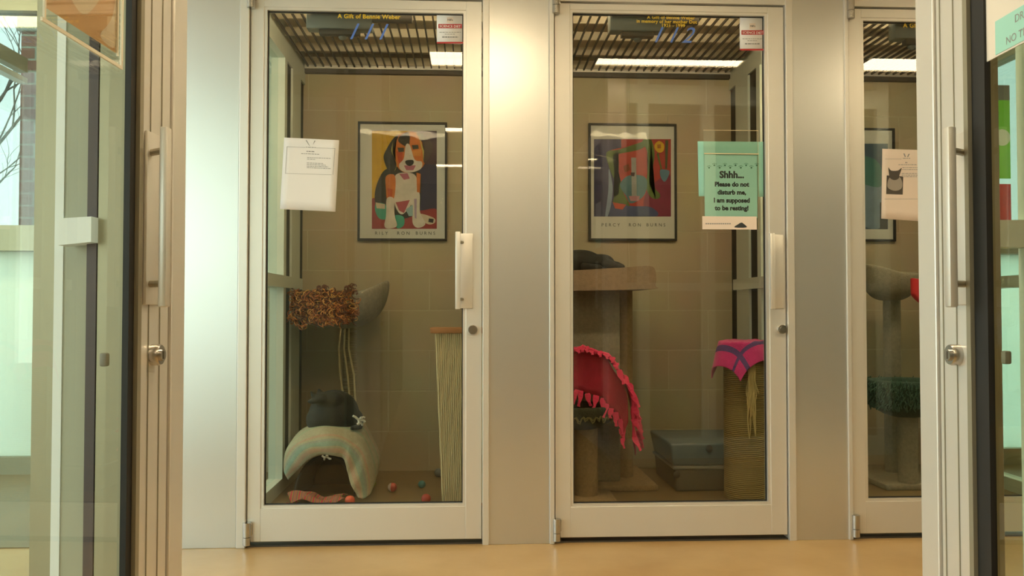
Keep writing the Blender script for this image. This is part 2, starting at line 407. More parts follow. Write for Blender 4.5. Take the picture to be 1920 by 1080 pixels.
def far_door(n, pj0, pl, pg0, pg1, pr, pj1, yt, yb, handle_px, closer, lbl):
    Yl, Yg = YW+.006, YW+.028
    xj0, xl, xg0, xg1, xr, xj1 = (X(q, YW) for q in (pj0, pl, pg0, pg1, pr, pj1))
    pm = (pg0+pg1)/2
    zt, zb = W(pm, yt, YW)[1], W(pm, yb, YW)[1]
    j = MB()
    j.box(xj0, xl-.004, YW-.008, YW+.06, 0, ZC, .002); j.box(xr+.004, xj1, YW-.008, YW+.06, 0, ZC, .002)
    j.box(xl-.004, xr+.004, YW-.004, YW+.06, ZD+.006, ZC)
    struct(f'trim_{n}', j, alu)
    struct(f'trim_{n+5}', MB().box(xl-.004, xr+.004, YW+.012, YW+.058, .0, .006), darkm)
    d = MB(); y0, y1 = Yl, Yl+.045
    d.box(xl, xg0-.011, y0, y1, .022, ZD, .0015); d.box(xg1+.011, xr, y0, y1, .022, ZD, .0015)
    d.box(xg0-.011, xg1+.011, y0+.0006, y1, zt+.011, ZD, .001); d.box(xg0-.011, xg1+.011, y0+.0006, y1, .022, zb-.011, .001)
    b = .011
    root = struct(f'door_{n}', d, alu)
    g = MB()
    g.box(xg0-b, xg0, y0+.004, y1-.004, zb-b, zt+b); g.box(xg1, xg1+b, y0+.004, y1-.004, zb-b, zt+b)
    g.box(xg0, xg1, y0+.004, y1-.004, zt, zt+b); g.box(xg0, xg1, y0+.004, y1-.004, zb-b, zb)
    struct('glazing_bead', g, alu, root)
    s_ = MB(); q = .004
    s_.box(xg0, xg0+q, Yg-.004, Yg+.004, zb, zt); s_.box(xg1-q, xg1, Yg-.004, Yg+.004, zb, zt); s_.box(xg0, xg1, Yg-.004, Yg+.004, zt-q, zt); s_.box(xg0, xg1, Yg-.004, Yg+.004, zb, zb+q)
    struct('glazing_seal', s_, black, root)
    struct('glass_pane', MB().quad([(xg0, Yg, zb), (xg1, Yg, zb), (xg1, Yg, zt), (xg0, Yg, zt)]), glass_door, root)
    # pivots
    for zc, nm in ((.05, 'bottom_pivot'), (ZD-.012, 'top_pivot')):
        c = MB().tube([(xl+.004, YW-.012, zc-.036), (xl+.004, YW-.012, zc-.006)], .0155, 16).tube([(xl+.004, YW-.012, zc-.004), (xl+.004, YW-.012, zc+.05)], .0155, 16)
        c.box(xl-.010, xl+.022, YW-.010, YW+.008, zc, zc+.045, .002)
        obj(nm, c, chrome, root)
    if handle_px:
        pull_handle(root, None, X(handle_px, YW), Yl, Z(508, YW), 1)
        lock(root, None, X(handle_px, YW)+(.0285 if n == 1 else .017), Yl, Z(618, YW))
    # closer on the inner face
    ca, cb = closer
    xa, xb = X(ca, YW+.08), X(cb, YW+.08)
    c = MB().box(xa, xa+(xb-xa)*.62, y1+.002, y1+.062, zt-.055, zt+.03, .006)
    cb_ = obj('closer_body', c, closer_m, root)
    obj('closer_arm', MB().box(xa+(xb-xa)*.60, xb, y1+.006, y1+.03, zt-.022, zt+.006, .003).box(xa+.05, xa+(xb-xa)*.5, y1+.01, y1+.045, zt-.075, zt-.055, .002), darkm, cb_)
    obj('closer_knob', MB().ball(((xa*.67+xb*.33), y1+.045, zt-.072), .017), closer_m, cb_)
    return root, xg0, xg1, zb, zt
D1 = far_door(1, 447, 466, 496, 868, 903, 917, 20, 947, 873, (573, 772), '')
D2 = far_door(2, 1030, 1041, 1075, 1439, 1474, 1489, 25, 944, 1457, (1143, 1310), '')
D3 = far_door(3, 1587, 1596, 1626, 1975, 2010, 2041, 40, 934, None, (1678, 1800), '')

# ---------------------------------------------------------------- kennel partitions
XP1 = X(570, YB)              # inner face, left of kennel one
XP2 = X(1369, YB)             # inner face, right of kennel two
XM = X(970, YW)
part_m = mat('pale_partition_enamel', (.60, .64, .57), .45, .15)
def partition(n, x0, x1, side):
    m = MB()
    yy = ((YW+.06, YW+.12), (4.28, 4.335), (4.47, 4.68))
    m.box(x0, x1, YW+.06, YB-.002, 0.004, .07); m.box(x0, x1, YW+.06, YB-.002, 2.20, ZC-.02); m.box(x0-.008, x1+.008, YW+.12, 4.72, 1.03, 1.09)
    for a, b in yy: m.box(x0, x1, a, b, .07, 2.20)
    r = struct(f'partition_{n}', m, part_m)
    d = MB(); d.box(x0+.01, x1-.01, 4.34, 4.46, .07, 2.2); d.box(x0+.01, x1-.01, 4.69, YB-.004, .07, 2.2)
    struct('seal_strip', d, black, r)
    xm = (x0+x1)/2
    struct('partition_pane', MB().quad([(xm, YW+.12, .07), (xm, 4.28, .07), (xm, 4.28, 2.2), (xm, YW+.12, 2.2)]), glass_part, r)
partition(1, XP1-.07, XP1, 1)
partition(2, XP2, XP2+.07, -1)
struct('partition_3', MB().box(XM-.05, XM+.05, YW+.07, YB-.002, .004, ZC-.02), wall_tan)
partition(4, 2.72, 2.79, -1)
struct('trim_24', MB().box(-1.125, -1.055, 4.71, 4.79, 1.10, 2.36), mat('mint_white_enamel', (.68, .76, .68), .5))
struct('trim_25', MB().box(-.768, -.71, 1.581, 1.586, 0, 2.25), MATS['mint_white_enamel'], xf=NEAR)  # pale face added to the post so it reflects as if daylit
# dark ledge line where ceiling trim meets the back wall
def trimline(n, x0, x1):
    struct(f'trim_{n}', MB().m(0).box(x0, x1, YB-.03, YB-.001, 2.262, 2.285).m(1).box(x0, x1, YB-.04, YB-.001, 2.286, 2.325), [darkm, alu])
trimline(20, XP1+.002, XM-.052); trimline(21, XM+.052, XP2-.002); trimline(22, XP2+.075, 2.715)

def grille(x0, x1, label):
    t = thing('ceiling_grille', ((x0+x1)/2, 4.0, 2.29), label=label, cat='grille')
    b = MB(); x = x0+.02
    while x < x1-.01:
        b.box(x, x+.007, YW+.10, YB-.045, 2.292, 2.304); x += .0435
    obj('grille_bars', b, darkm, t, smooth=False)
    c = MB(); y = 4.76
    while y > YW+.12:
        c.box(x0+.006, x1-.006, y-.012, y, 2.305, 2.348); y -= .25
    obj('cross_slats', c, cream, t, smooth=False)
grille(XP1, XM-.05, 'slatted ceiling grille of dark bars over the enclosure behind the left glass door')
grille(XM+.05, XP2, 'slatted ceiling grille of dark bars over the enclosure behind the door numbered 112')
grille(XP2+.07, 2.72, 'slatted ceiling grille of dark bars over the rightmost far enclosure')

# ================================================================ NEAR CORRIDOR (frame turned with the camera corridor)
NL, NR = -.617, .770
def YL(px): return -NL*FPX/(960-px)
def YR(px): return NR*FPX/(px-960)
# In the near frame: left wall plane x = NL, right wall plane x = NR. Build each in its own frame where the face looks to -y.
# face frame for left wall: local (a, -depth out, z): x_local = along corridor (Y), -y_local = towards corridor centre
FL = NEAR @ Matrix(((0, -1, 0, NL), (1, 0, 0, 0), (0, 0, 1, 0), (0, 0, 0, 1)))     # local x -> near y ; local y -> near -x (out of corridor)
FR = NEAR @ Matrix(((0, 1, 0, NR), (-1, 0, 0, 0), (0, 0, 1, 0), (0, 0, 0, 1)))     # local x -> near -y ; local y -> near +x
mat('olive_shade', (.36, .33, .22), .5, .3)
def near_side(n, F, sgn, j_out, j_in, st_in, gasket, name, hpx, Yf, whitish):
    """along-values are near-frame Y; s flips them into the local x"""
    s = sgn; gw = .020 if sgn > 0 else .040
    def bx(m, a, b, *r, **k): return m.box(s*a, s*b, *r, **k)
    # corner post / jamb
    m = MB(); bx(m, j_in+.004, j_out, 0, .15 if sgn > 0 else .12, 0, ZC, bev=.003)
    struct(f'trim_{n+7}', m, alu, xf=F)
    d = MB(); bx(d, gasket, j_in, .004, .045, .02, 2.1, bev=.002); bx(d, .18, .30, .004, .045, .02, 2.1)
    bx(d, .3, gasket, .004, .045, .02, .12); bx(d, .3, gasket, .004, .045, 2.0, 2.1)
    root = struct(f'door_{n}', d, alu, xf=F)
    g = MB(); 
    w_ = .012 
    bx(g, gasket-.001, gasket+w_, -.004, .004, .1, 2.02)
    bx(g, gasket+.055, gasket+.057, .0025, .006, .02, 2.1); bx(g, gasket+.100, gasket+.102, .0025, .006, .02, 2.1)
    struct('glazing_bead', g, alu_dk, root, xf=F)
    ch = MB(); bx(ch, gasket-.004, gasket-.0005, .0135, .046, .12, 2.0); struct('shade_strip', ch, MATS['olive_shade'], root, xf=F)  # olive strip added over the bright stile end, shade put into its colour
    q = MB(); bx(q, gasket-gw, gasket-.001, .003, .013, .12, 2.0)
    struct('glazing_seal', q, black, root, xf=F)
    p = MB().quad([(s*.30, .010, .12), (s*(gasket-.002), .010, .12), (s*(gasket-.002), .010, 2.0), (s*.30, .010, 2.0)])
    struct('glass_pane', p, glass_near, root, xf=F)
    pull_handle(root, F, s*hpx[0], .004, EYE+.0035+ (580-414)/FPX*hpx[0], s*hpx[2])
    lock(root, F, s*hpx[1], .004, EYE-(665-580)/FPX*hpx[1], .0185)
    # header above the door and the wall behind it
    h = MB(); bx(h, -3.0, j_in, 0.0, .08, 2.11, ZC); bx(h, -3.0, .17, 0.0, .08, 0, 2.11)
    struct('wall_near_'+name, h, wall_tan, xf=F)
near_side(4, FL, 1, YL(347), YL(320), 0, YL(255), 'left', (YL(285), YL(291), 1), 1.58, False)
near_side(5, FR, -1, YR(1722), YR(1757), 0, YR(1823), 'right', (YR(1803), YR(1791), 1), 1.58, True)

# front of the near left enclosure (towards the far wall), in near frame
olive = mat('olive_aluminium', (.36, .33, .22), .45, .4, 4, .05)
def near_front(n, x_in, x_out, sg, posts, name):
    Yf = 1.54
    m = MB()
    for a, b in posts: m.box(a, b, Yf, Yf+.045, .0, ZC)
    lo, hi = min(x_in, x_out), max(x_in, x_out)
    m.box(lo, hi, Yf+.001, Yf+.044, 2.20, 2.32); m.box(lo, hi, Yf+.001, Yf+.044, 0, .12)
    if sg > 0: m.box(lo, hi, Yf+.002, Yf+.043, 1.035, 1.085)
    r = struct(f'window_{n}', m, olive if sg < 0 else MATS['mint_white_enamel'], xf=NEAR)
    struct('window_pane', MB().quad([(lo, Yf+.02, .12), (hi, Yf+.02, .12), (hi, Yf+.02, 2.2), (lo, Yf+.02, 2.2)]), glass_part, r, xf=NEAR)
    return r
struct('trim_19', MB().box(-.743, -.664, 1.500, 1.513, 0, ZC), olive, xf=NEAR)  # olive cover added to darken the daylit back of the post
nf = near_front(3, NL-.151, -2.2, -1, ((-.881, -.839), (-2.2, -2.12)), 'left')
near_front(4, NR+.121, 2.6, 1, ((.96, 1.03), (1.37, 1.45), (2.52, 2.6)), 'right')
m = MB()
for f0 in (1,):
    A = [(-.8016, 1.033), (-.743, 1.039), (-.743, 1.084), (-.8016, 1.0805)]
    m.prism(A, lambda a, b: Vector((a, 1.475, b)), lambda a, b: Vector((a, 1.512, b)))
struct('trim_14', m, mat('white_enamel', (.80, .82, .80), .5), xf=NEAR)
struct('trim_15', MB().box(-.763, -.7455, 1.500, 1.513, 0, ZC), mat('dark_bronze', (.07, .05, .05), .5), xf=NEAR)
struct('trim_16', MB().box(-.832, -.816, 1.52, 1.539, 0, 2.2), MATS['white_enamel'], xf=NEAR)
struct('trim_26', MB().box(-.816, -.7645, 1.522, 1.539, 0, ZC), mat('grey_olive_enamel', (.40, .40, .30), .5), xf=NEAR)
# overhead rail in the left passage
struct('trim_17', MB().box(-2.50, -2.45, 2.2, YB-.06, 2.23, 2.31).box(-2.50, -2.45, 2.2, 2.26, 0, 2.23), alu_dk)
struct('trim_18', MB().box(-2.50, -2.45, 2.27, YB-.06, 2.17, 2.20), alu)

# ================================================================ OUTSIDE
struct('ground_outside', MB().box(-14, 16, YB+.1, 26, -.12, -.04), mat('pale_paving', (.55, .55, .5), .9, 0, 2, .15))
bx0 = X(33, 5.35)
pier = obj('brick_pier', MB().box(bx0, -1.25, 5.35, 5.75, -.04, 2.66), brick_m, label='red brick pier with pale mortar outside the left window', cat='brick pier', smooth=False)
obj('stone_cap', MB().box(bx0-.02, -1.23, 5.33, 5.77, 2.66, 2.82, .004), mat('pale_stone', (.7, .66, .55), .8, 0, 5, .1), pier)
obj('brick_pier', MB().box(4.6, 6.4, 5.9, 6.3, -.04, 2.6), brick_m, label='red brick pier outside the right window', cat='brick pier', smooth=False)
def tree(x, y, h, label, seed, n0=5):
    rnd = random.Random(seed); b = MB()
    def grow(p, d, L, r, k):
        pts = [p]; q = p.copy()
        for i in range(4):
            d = (d+Vector((rnd.uniform(-.18, .18), rnd.uniform(-.18, .18), .04))).normalized(); q = q+d*L/4; pts.append(q.copy())
        b.tube(pts, [r*(1-.1*i) for i in range(5)], 5)
        if k > 0:
            for j in range(3 if k > 1 else 4):
                a = rnd.uniform(0, 2*PI); e = rnd.uniform(.5, .9)
                s_ = pts[2+j % 3]
                grow(s_, (d+Vector((math.cos(a), math.sin(a), rnd.uniform(-.2, .5)))*e).normalized(), L*rnd.uniform(.55, .75), r*.5, k-1)
    grow(Vector((x, y, -.05)), Vector((0, 0, 1)), h, h*.018, 4)
    obj('bare_tree', b, mat('grey_bark', (.12, .10, .08), .9, 0, 20, .3), label=label, cat='tree', group='bare trees outside the windows')
tree(-4.75, 8.0, 2.0, 'bare winter tree outside the left window, nearest the brick pier', 3)
tree(-6.6, 10.5, 2.8, 'bare winter tree farther out beyond the left window', 11)

# ================================================================ NOTICES AND LETTERING ON THE FAR DOORS
YS = YW+.0265            # just before the glass
def P(px, py, off=0.0, Y=YS):
    x, z = W(px, py, Y); return Vector((x, Y-off, z))
def quadpx(mb, pts, off): mb.quad([P(a, b, off) for a, b in pts]); return mb
def sheet(name, pts, m_, label, cat, group=None, thick=.0012, n=8, curl=0):
    """a sheet of paper with slight curl and real thickness, from its four corners"""
    a, b, c, d = [P(*p, off=.0012) for p in pts]
    def fn(u, v):
        p = (a*(1-u)+b*u)*(1-v)+(d*(1-u)+c*u)*v
        p = p.copy(); p.y -= curl*(math.sin(u*PI*1.3)*v*.6+v*v*.4); return p
    return obj(name, MB().grid(n, n, fn), m_, smooth='all', mods=[('SOLIDIFY', dict(thickness=thick, offset=0))], label=label, cat=cat, group=group)
OFF = .0026
def lines_px(mb, x0, x1, y, h=1.1, sk=0, off=OFF, gaps=True, seed=0):
    rnd = random.Random(seed+int(y*7)); x = x0
    while x < x1:
        L = rnd.uniform(2, 6) if gaps else x1-x0
        e = min(x+L, x1)
        quadpx(mb, [(x, y+(x-x0)*sk), (e, y+(e-x0)*sk), (e, y+h+(e-x0)*sk), (x, y+h+(x-x0)*sk)], off); x = e+(1.0 if gaps else 1)
    return mb
# left notice
nt1 = sheet('notice', [(533, 258), (636, 263), (629, 397), (525, 392)], white_p, 'plain white notice taped aslant on the leftmost far glass door', 'notice')
b = MB()
for a, c in (((573, 263), (581, 274)), ((592, 264), (585, 274))):
    d = 1 if a[0] < c[0] else -1
    quadpx(b, [a, (a[0]+d*2.4, a[1]), (c[0]+1, c[1]+1), (c[0]-d*2, c[1]-2)], OFF)
lines_px(b, 574, 592, 275.5, 1.3, .04)
obj('letterhead_emblem', b, grey_ink, nt1, smooth=False)
b = MB()
lines_px(b, 575, 590, 283, 1.8, .04); lines_px(b, 565, 599, 287.6, 1.2, .04)
for y in (295, 298): lines_px(b, 576, 620 if y < 297 else 592, y, 1.1, .04)
for y in (305, 308, 311, 314): lines_px(b, 575.5, 606+(y-305)*1.6, y, 1.1, .04)
obj('print_lines', b, grey_ink, nt1, smooth=False)
b = MB(); lines_px(b, 538, 573, 275, .6, .04, gaps=False); lines_px(b, 592, 628, 277, .6, .04, gaps=False)
lines_px(b, 535, 622, 325, .6, .03, gaps=False); quadpx(b, [(538, 275), (538.7, 275), (535.7, 325), (535, 325)], OFF); quadpx(b, [(628, 278), (628.7, 278), (624.7, 328), (624, 328)], OFF)
obj('ruled_border', b, grey_ink, nt1, smooth=False)
# right notice with a cat picture
nt2 = sheet('notice', [(1654, 279), (1745, 282), (1741, 416), (1652, 410)], pinkish_p, 'white notice with a small cat picture taped on the rightmost far door', 'notice')
b = MB()
quadpx(b, [(1693, 288), (1695.5, 288), (1698, 294), (1696, 295)], OFF); quadpx(b, [(1703, 288.5), (1705.2, 289), (1702, 295), (1700, 294.5)], OFF)
lines_px(b, 1692, 1706, 296.5, 1.2); lines_px(b, 1697, 1701, 304, 2.2); lines_px(b, 1684, 1718, 308.5, 1.2)
for y in (314, 317.5): lines_px(b, 1691, 1722, y, 1.1)
for y in (325, 328, 331): lines_px(b, 1690, 1724, y, 1.1)
lines_px(b, 1658, 1740, 373, .6, gaps=False); lines_px(b, 1659, 1690, 298, .6, gaps=False)
obj('print_lines', b, grey_ink, nt2, smooth=False)
b = MB().m(0); quadpx(b, [(1662, 329), (1693, 331), (1692, 365), (1661, 364)], OFF)
b.m(1)
def blob(mb, pts, off, k=4): 
    pts = smooth_poly(pts, k); vs = [mb.bm.verts.new(P(x, y, off)) for x, y in pts]
    f = mb.bm.faces.new(vs); f.material_index = mb.mi
blob(b, [(1664, 352), (1664, 340), (1669, 332), (1678, 330), (1687, 333), (1691, 343), (1689, 354), (1677, 358)], OFF+.0004)
b.m(0); blob(b, [(1666, 326), (1665, 314), (1670, 320), (1683, 320), (1690, 315), (1686, 328), (1684, 335), (1676, 338), (1668, 334)], OFF+.0008, 3)
obj('cat_picture', b, [mat('dark_photo_tone', (.07, .06, .05), .7), mat('light_photo_tone', (.33, .29, .25), .7)], nt2, smooth=False)
# stickers at the upper right of each pane
def sticker(x0, y0, x1, y1, label):
    s = sheet('sticker', [(x0, y0), (x1, y0+2), (x1, y1+2), (x0, y1)], white_p, label, 'sticker', 'pet food stickers on the doors', n=2)
    w_, h_ = x1-x0, y1-y0
    q = lambda u0, v0, u1, v1: [(x0+u0*w_, y0+v0*h_+1), (x0+u1*w_, y0+v0*h_+1), (x0+u1*w_, y0+v1*h_+1), (x0+u0*w_, y0+v1*h_+1)]
    obj('red_banner', quadpx(MB(), q(.06, .40, .94, .53), OFF), red_ink, s, smooth=False); obj('red_strip', quadpx(MB(), q(0, .95, 1, 1.0), OFF), red_ink, s, smooth=False)
    ppm = abs(P(x1, y0).x-P(x0, y0).x)
    cx = P((x0+x1)/2, y0).x
    def T(body, v, size, m_, nm):
        zc = P(x0, y0+v*h_).z
        obj(nm, text_mb(body, size, lambda a, c: Vector((cx+a, YS-OFF-.0006, zc+c)), bold=.0002), m_, s, smooth=False)
    T('SCIENCE DIET', .515, .0135, white_p, 'banner_lettering')
    obj('emblem_square', quadpx(MB(), q(.38, .19, .62, .36), OFF), pinkish_p, s, smooth=False)
    T("Hill's", .31, .0105, dark_ink, 'emblem_lettering')
    b = MB(); lines_px(b, x0+.1*w_, x1-.1*w_, y0+.66*h_, 1.0); lines_px(b, x0+.3*w_, x1-.3*w_, y0+.72*h_, 1.0); lines_px(b, x0+.2*w_, x1-.2*w_, y0+.80*h_, 2.2)
    obj('print_lines', b, grey_ink, s, smooth=False)
sticker(819, 20, 869, 81, 'white sticker with red banner on the door numbered 111')
sticker(1387, 31, 1434, 94, 'white sticker with red banner on the door numbered 112')
# door numbers and dedications painted on the glass
def lettering(name, body, px, py, size, m_, parent, shear=0, space=1.0, bold=.0, off=.0016):
    c = P(px, py)
    return obj(name, text_mb(body, size, lambda a, q: Vector((c.x+a, YS-off, c.z+q)), shear=shear, space=space, bold=bold), m_, parent, smooth=False)
lettering('door_number', '111', 686, 74, .092, blue_ink, D1[0], .45, 1.25)
lettering('door_number', '112', 1258, 80, .092, blue_ink, D2[0], .45, 1.35)
lettering('dedication', 'A Gift of Bennie Weber', 692, 35, .024, gold_ink, D1[0], 0, 1.05, .0006)
lettering('dedication', 'A Gift of Bennie Weber', 1258, 36, .019, gold_ink, D2[0], 0, 1.05, .0004)
lettering('dedication', 'in memory of her mother Dot', 1250, 43.5, .019, gold_ink, D2[0], 0, 1.05, .0004)
lettering('dedication', '1921 - 1999', 1262, 51, .019, gold_ink, D2[0], 0, 1.05, .0004)
lettering('dedication', 'A Gift of', 1715, 52, .026, gold_ink, D3[0], 0, 1.05, .0004)

# quiet sign --------------------------------------------------------------------
sheet('paper_sheet', [(1308, 265), (1438, 266), (1437, 369), (1310, 368)], teal_p2, 'blank pale teal sheet behind the acrylic sign holder on the glass', 'paper')
hold = MB(); OF2 = .005
def slab(mb, x0, y0, x1, y1, o0, o1):
    a = P(x0, y0); c = P(x1, y1); mb.box(a.x, c.x, YS-o1, YS-o0, c.z, a.z); return mb
ho = obj('sign_holder', slab(slab(MB(), 1318, 245, 1421, 431, .0050, .0058), 1319, 289, 1421, 431, .0105, .0113), acrylic, smooth=False,
    label='clear acrylic sign holder hung on the second far door', cat='sign holder')
e = MB(); slab(e, 1318, 244, 1421, 246, .0045, .0065); slab(e, 1319, 288, 1421, 290.5, .0085, .0118); slab(e, 1420.4, 246, 1421.4, 430, .0045, .0062)
obj('holder_edge', e, mat('bright_acrylic_edge', (.75, .62, .38), .3), ho, smooth=False)
sg = obj('quiet_sign', slab(MB(), 1320, 291, 1419, 409, .0066, .0074), teal_p, smooth=False, label='teal sign reading Shhh please do not disturb me', cat='sign')
def stext(body, py, size, nm='lettering_line', px=1371, bold=.0012):
    c = P(px, py)
    obj(nm, text_mb(body, size, lambda a, q: Vector((c.x+a, YS-.0079, c.z+q)), bold=bold), dark_ink, sg, smooth=False)
stext('Shhh...', 334, .0385, bold=.0016)
stext('Please do not', 350, .0255); stext('disturb me,', 365, .0255); stext('I am supposed', 380, .0255); stext('to be resting!', 394.5, .0255)
b = MB()
for i in range(10):
    cx, cy = 1328.5+i*9.9, (314 if i % 2 == 0 else 309.5)
    def disc(x, y, r):
        c = P(x, y); f = b.bm.faces.new([b.bm.verts.new((c.x+r*math.cos(t*PI/4), YS-.0079, c.z+r*math.sin(t*PI/4))) for t in range(8)])
    disc(cx, cy+1, .0040)
    for k in range(4): disc(cx-3+k*2, cy-1.6-(1.0 if k in (1, 2) else 0), .0016)
obj('paw_prints', b, mat('green_ink', (.05, .20, .13), .7), sg, smooth=False)
ct = obj('caption_card', slab(MB(), 1315, 406, 1417, 431, .0122, .0130), pinkish_p, smooth=False, label='pale caption card at the foot of the quiet sign', cat='card')
b = MB(); o_ = .0136
for k, x in enumerate(range(1321, 1366, 4)): quadpx(b, [(x, 419), (x+3.2, 419), (x+3.2, 421.2), (x, 421.2)], o_)
obj('print_lines', b, grey_ink, ct, smooth=False)
b = MB(); blob(b, [(1375, 427), (1382, 421), (1388, 418), (1392, 420), (1398, 427)], o_, 3)
obj('small_picture', b, dark_ink, ct, smooth=False)

# ================================================================ NEAR SIGNS
def near_pt(F, a, d, z, s): return F @ Vector((s*a, -d, z))
# left document sleeve (Y 1.11..1.33, z 1.31..1.62)
F, s = FL, 1
def nbox(F, s, a0, a1, d0, d1, z0, z1): return MB().box(s*a0, s*a1, -d1, -d0, z0, z1)
sl = obj('document_sleeve', nbox(F, s, YL(80), YL(231), -.008, -.0065, 1.305, 1.62), acrylic, xf=F, smooth=False, label='clear plastic document sleeve on the near left glass door', cat='document sleeve')
e = MB()
for (a0, a1, z0, z1) in ((YL(84), YL(87), 1.305, 1.62), (YL(229), YL(232), 1.305, 1.62), (YL(80), YL(232), 1.303, 1.308), (YL(222), YL(223.5), 1.32, 1.62)):
    e.box(s*a0, s*a1, .0055, .0085, z0, z1)
obj('sleeve_edge', e, mat('bright_sleeve_edge', (.8, .74, .6), .25), sl, xf=F, smooth=False)
pp = obj('document', nbox(F, s, YL(92), YL(222), -.0095, -.0090, 1.325, 1.60), mat('peach_paper', (.72, .45, .22), .7), xf=F, smooth=False,
    label='peach coloured document inside the near left sleeve', cat='document')
b = MB()
pts = smooth_poly([(1.14, 1.40), (1.20, 1.35), (1.25, 1.38), (1.28, 1.44), (1.25, 1.55), (1.19, 1.50), (1.22, 1.44)], 5)
f = b.bm.faces.new([b.bm.verts.new((s*a, .0086, z)) for a, z in pts])
pts = smooth_poly([(1.262, 1.335), (1.31, 1.335), (1.315, 1.42), (1.30, 1.38), (1.285, 1.36)], 5)
f = b.bm.faces.new([b.bm.verts.new((s*a, .0086, z)) for a, z in pts])
obj('picture_shapes', b, mat('pale_peach_ink', (.80, .66, .48), .7), pp, xf=F, smooth=False)
# right sign
F, s = FR, -1
A0, A1 = YR(1990), YR(1846)
rs = obj('paper_sign', nbox(F, s, A0, A1, -.009, -.007, 1.325, 1.62), mat('cream_paper', (.75, .68, .60), .8), xf=F, smooth=False,
    label='white and teal sign about dry food on the near right glass door', cat='sign')
obj('teal_band', MB().box(s*YR(1866), s*A0, .0062, .0068, 1.328, 1.382), teal_p, rs, xf=F, smooth=False)
def rtext(body, a, z, size): 
    obj('lettering_line', text_mb(body, size, lambda x, y: F @ Vector((s*a+x, .0058, z+y)), align='LEFT'), grey_ink, rs, smooth=False)
rtext('DRY FOOD', YR(1903), 1.362, .0175); rtext('NO TREATS', YR(1886), 1.335, .0175)
# thumb turns on the glass side of both near doors
for F, s, a, z, lb in ((FL, 1, YL(217), EYE-(674-580)/FPX*YL(217), 'left'), (FR, -1, YR(1866), EYE-(670-580)/FPX*YR(1866), 'right')):
    b = MB().box(s*a-.0065, s*a+.0065, .0105, .022, z-.0105, z+.0105, .003)
    obj('door_bumper', b, mat('taupe_turn_'+lb, (.22, .20, .16), .6), xf=F, label=f'small taupe bumper stuck on the near {lb} door glass', cat='bumper')
# green banner beyond the near right door
gx0, gx1 = X(1868, 3.32), X(1898, 3.32)
def gz(py_): return Z(py_, 3.32, 1890)
bn = obj('poster_strip', MB().box(gx0, gx1, 3.319, 3.321, gz(335), gz(160)), mat('green_poster_paper', (.18, .55, .06), .7), smooth=False, label='bright green narrow poster on the far right of the rightmost far door', cat='poster')
obj('round_emblem', MB().lathe([(.034, 0), (.034, .0006)], ((gx0+gx1)/2, 3.3182, gz(258)), 24, 'Y'), mat('pale_emblem', (.6, .7, .6), .7), bn)
obj('dark_panel', MB().box(gx0, gx1, 3.3182, 3.3188, gz(188), gz(160)), closer_m, bn, smooth=False)
rt = obj('red_bottle_card', MB().box(gx0+.02, gx1, 3.319, 3.322, gz(345+105), gz(345)), mat('red_card', (.42, .05, .05), .7), smooth=False, label='flat red stand-in for a red bottle under the green narrow poster', cat='tag')  # flat card standing in for a red bottle
obj('dark_foot', MB().box(gx0+.02, gx1, 3.3182, 3.3188, gz(450), gz(428)), dark_ink, rt, smooth=False)
# ================================================================ POSTERS ON THE BLOCK WALL
def poster(x0p, y0p, x1p, y1p, label, shapes, inner, words, crop, ystart):
    Y = YB-.001
    x0, z1 = W(x0p, y0p, Y); x1, z0 = W(x1p, y1p, Y); z0 = max(z0, 0)
    t = thing('framed_poster', ((x0+x1)/2, Y, z0), label=label, cat='poster')
    f = .012; m_ = MB()
    m_.box(x0, x1, Y-.022, Y, z1-f, z1, .001); m_.box(x0, x1, Y-.022, Y, z0, z0+f, .001); m_.box(x0, x0+f, Y-.022, Y, z0+f, z1-f); m_.box(x1-f, x1, Y-.022, Y, z0+f, z1-f)
    obj('poster_frame', m_, black, t)
    mt = obj('poster_mount', MB().box(x0+f, x1-f, Y-.010, Y-.002, z0+f, z1-f), mat('poster_paper', (.58, .57, .53), .7), t, smooth=False)
    # picture: crop coordinates -> wall
    cx, cy, k = crop
    def Q(u, v, off):
        a, b_ = W(cx+u/k, cy+v/k, Y); return Vector((a, Y-.0115-off, b_))
    lay = MB(); mats_ = []; names = {}
    for i, (pts, col) in enumerate(shapes):
        if col not in names:
            names[col] = len(mats_); mats_.append(mat('poster_paint', srgb(*col), .7, 0, 25, .25))
        pp_ = smooth_poly(pts, 5) if len(pts) > 4 else pts
        # keep inside the picture
        pp_ = [(min(max(a, inner[0]), inner[2]), min(max(b_, inner[1]), inner[3])) for a, b_ in pp_]
        vs = [lay.bm.verts.new(Q(a, b_, i*.00022)) for a, b_ in pp_]
        fc = lay.bm.faces.new(vs); fc.material_index = names[col]
    bmesh.ops.triangulate(lay.bm, faces=lay.bm.faces[:])
    obj('painting', lay, mats_, mt, smooth=False)
    for body, u, v, sz in words:
        c = Q(u, v, .0005)
        obj('poster_lettering', text_mb(body, sz, lambda a, q: Vector((c.x+a, c.y, c.z+q)), space=1.6), dark_ink, mt, smooth=False)
    gq = MB().quad([(x0+f, Y-.0195, z0+f), (x1-f, Y-.0195, z0+f), (x1-f, Y-.0195, z1-f), (x0+f, Y-.0195, z1-f)])
    obj('poster_glazing', gq, glass_poster, t, smooth=False)
YEL, PUR, CRM, BLK, ORG, TEA, REDD, PNK, WHT = (190, 150, 25), (70, 50, 62), (190, 175, 155), (40, 42, 42), (190, 105, 45), (60, 150, 130), (140, 50, 55), (165, 95, 115), (200, 190, 180)
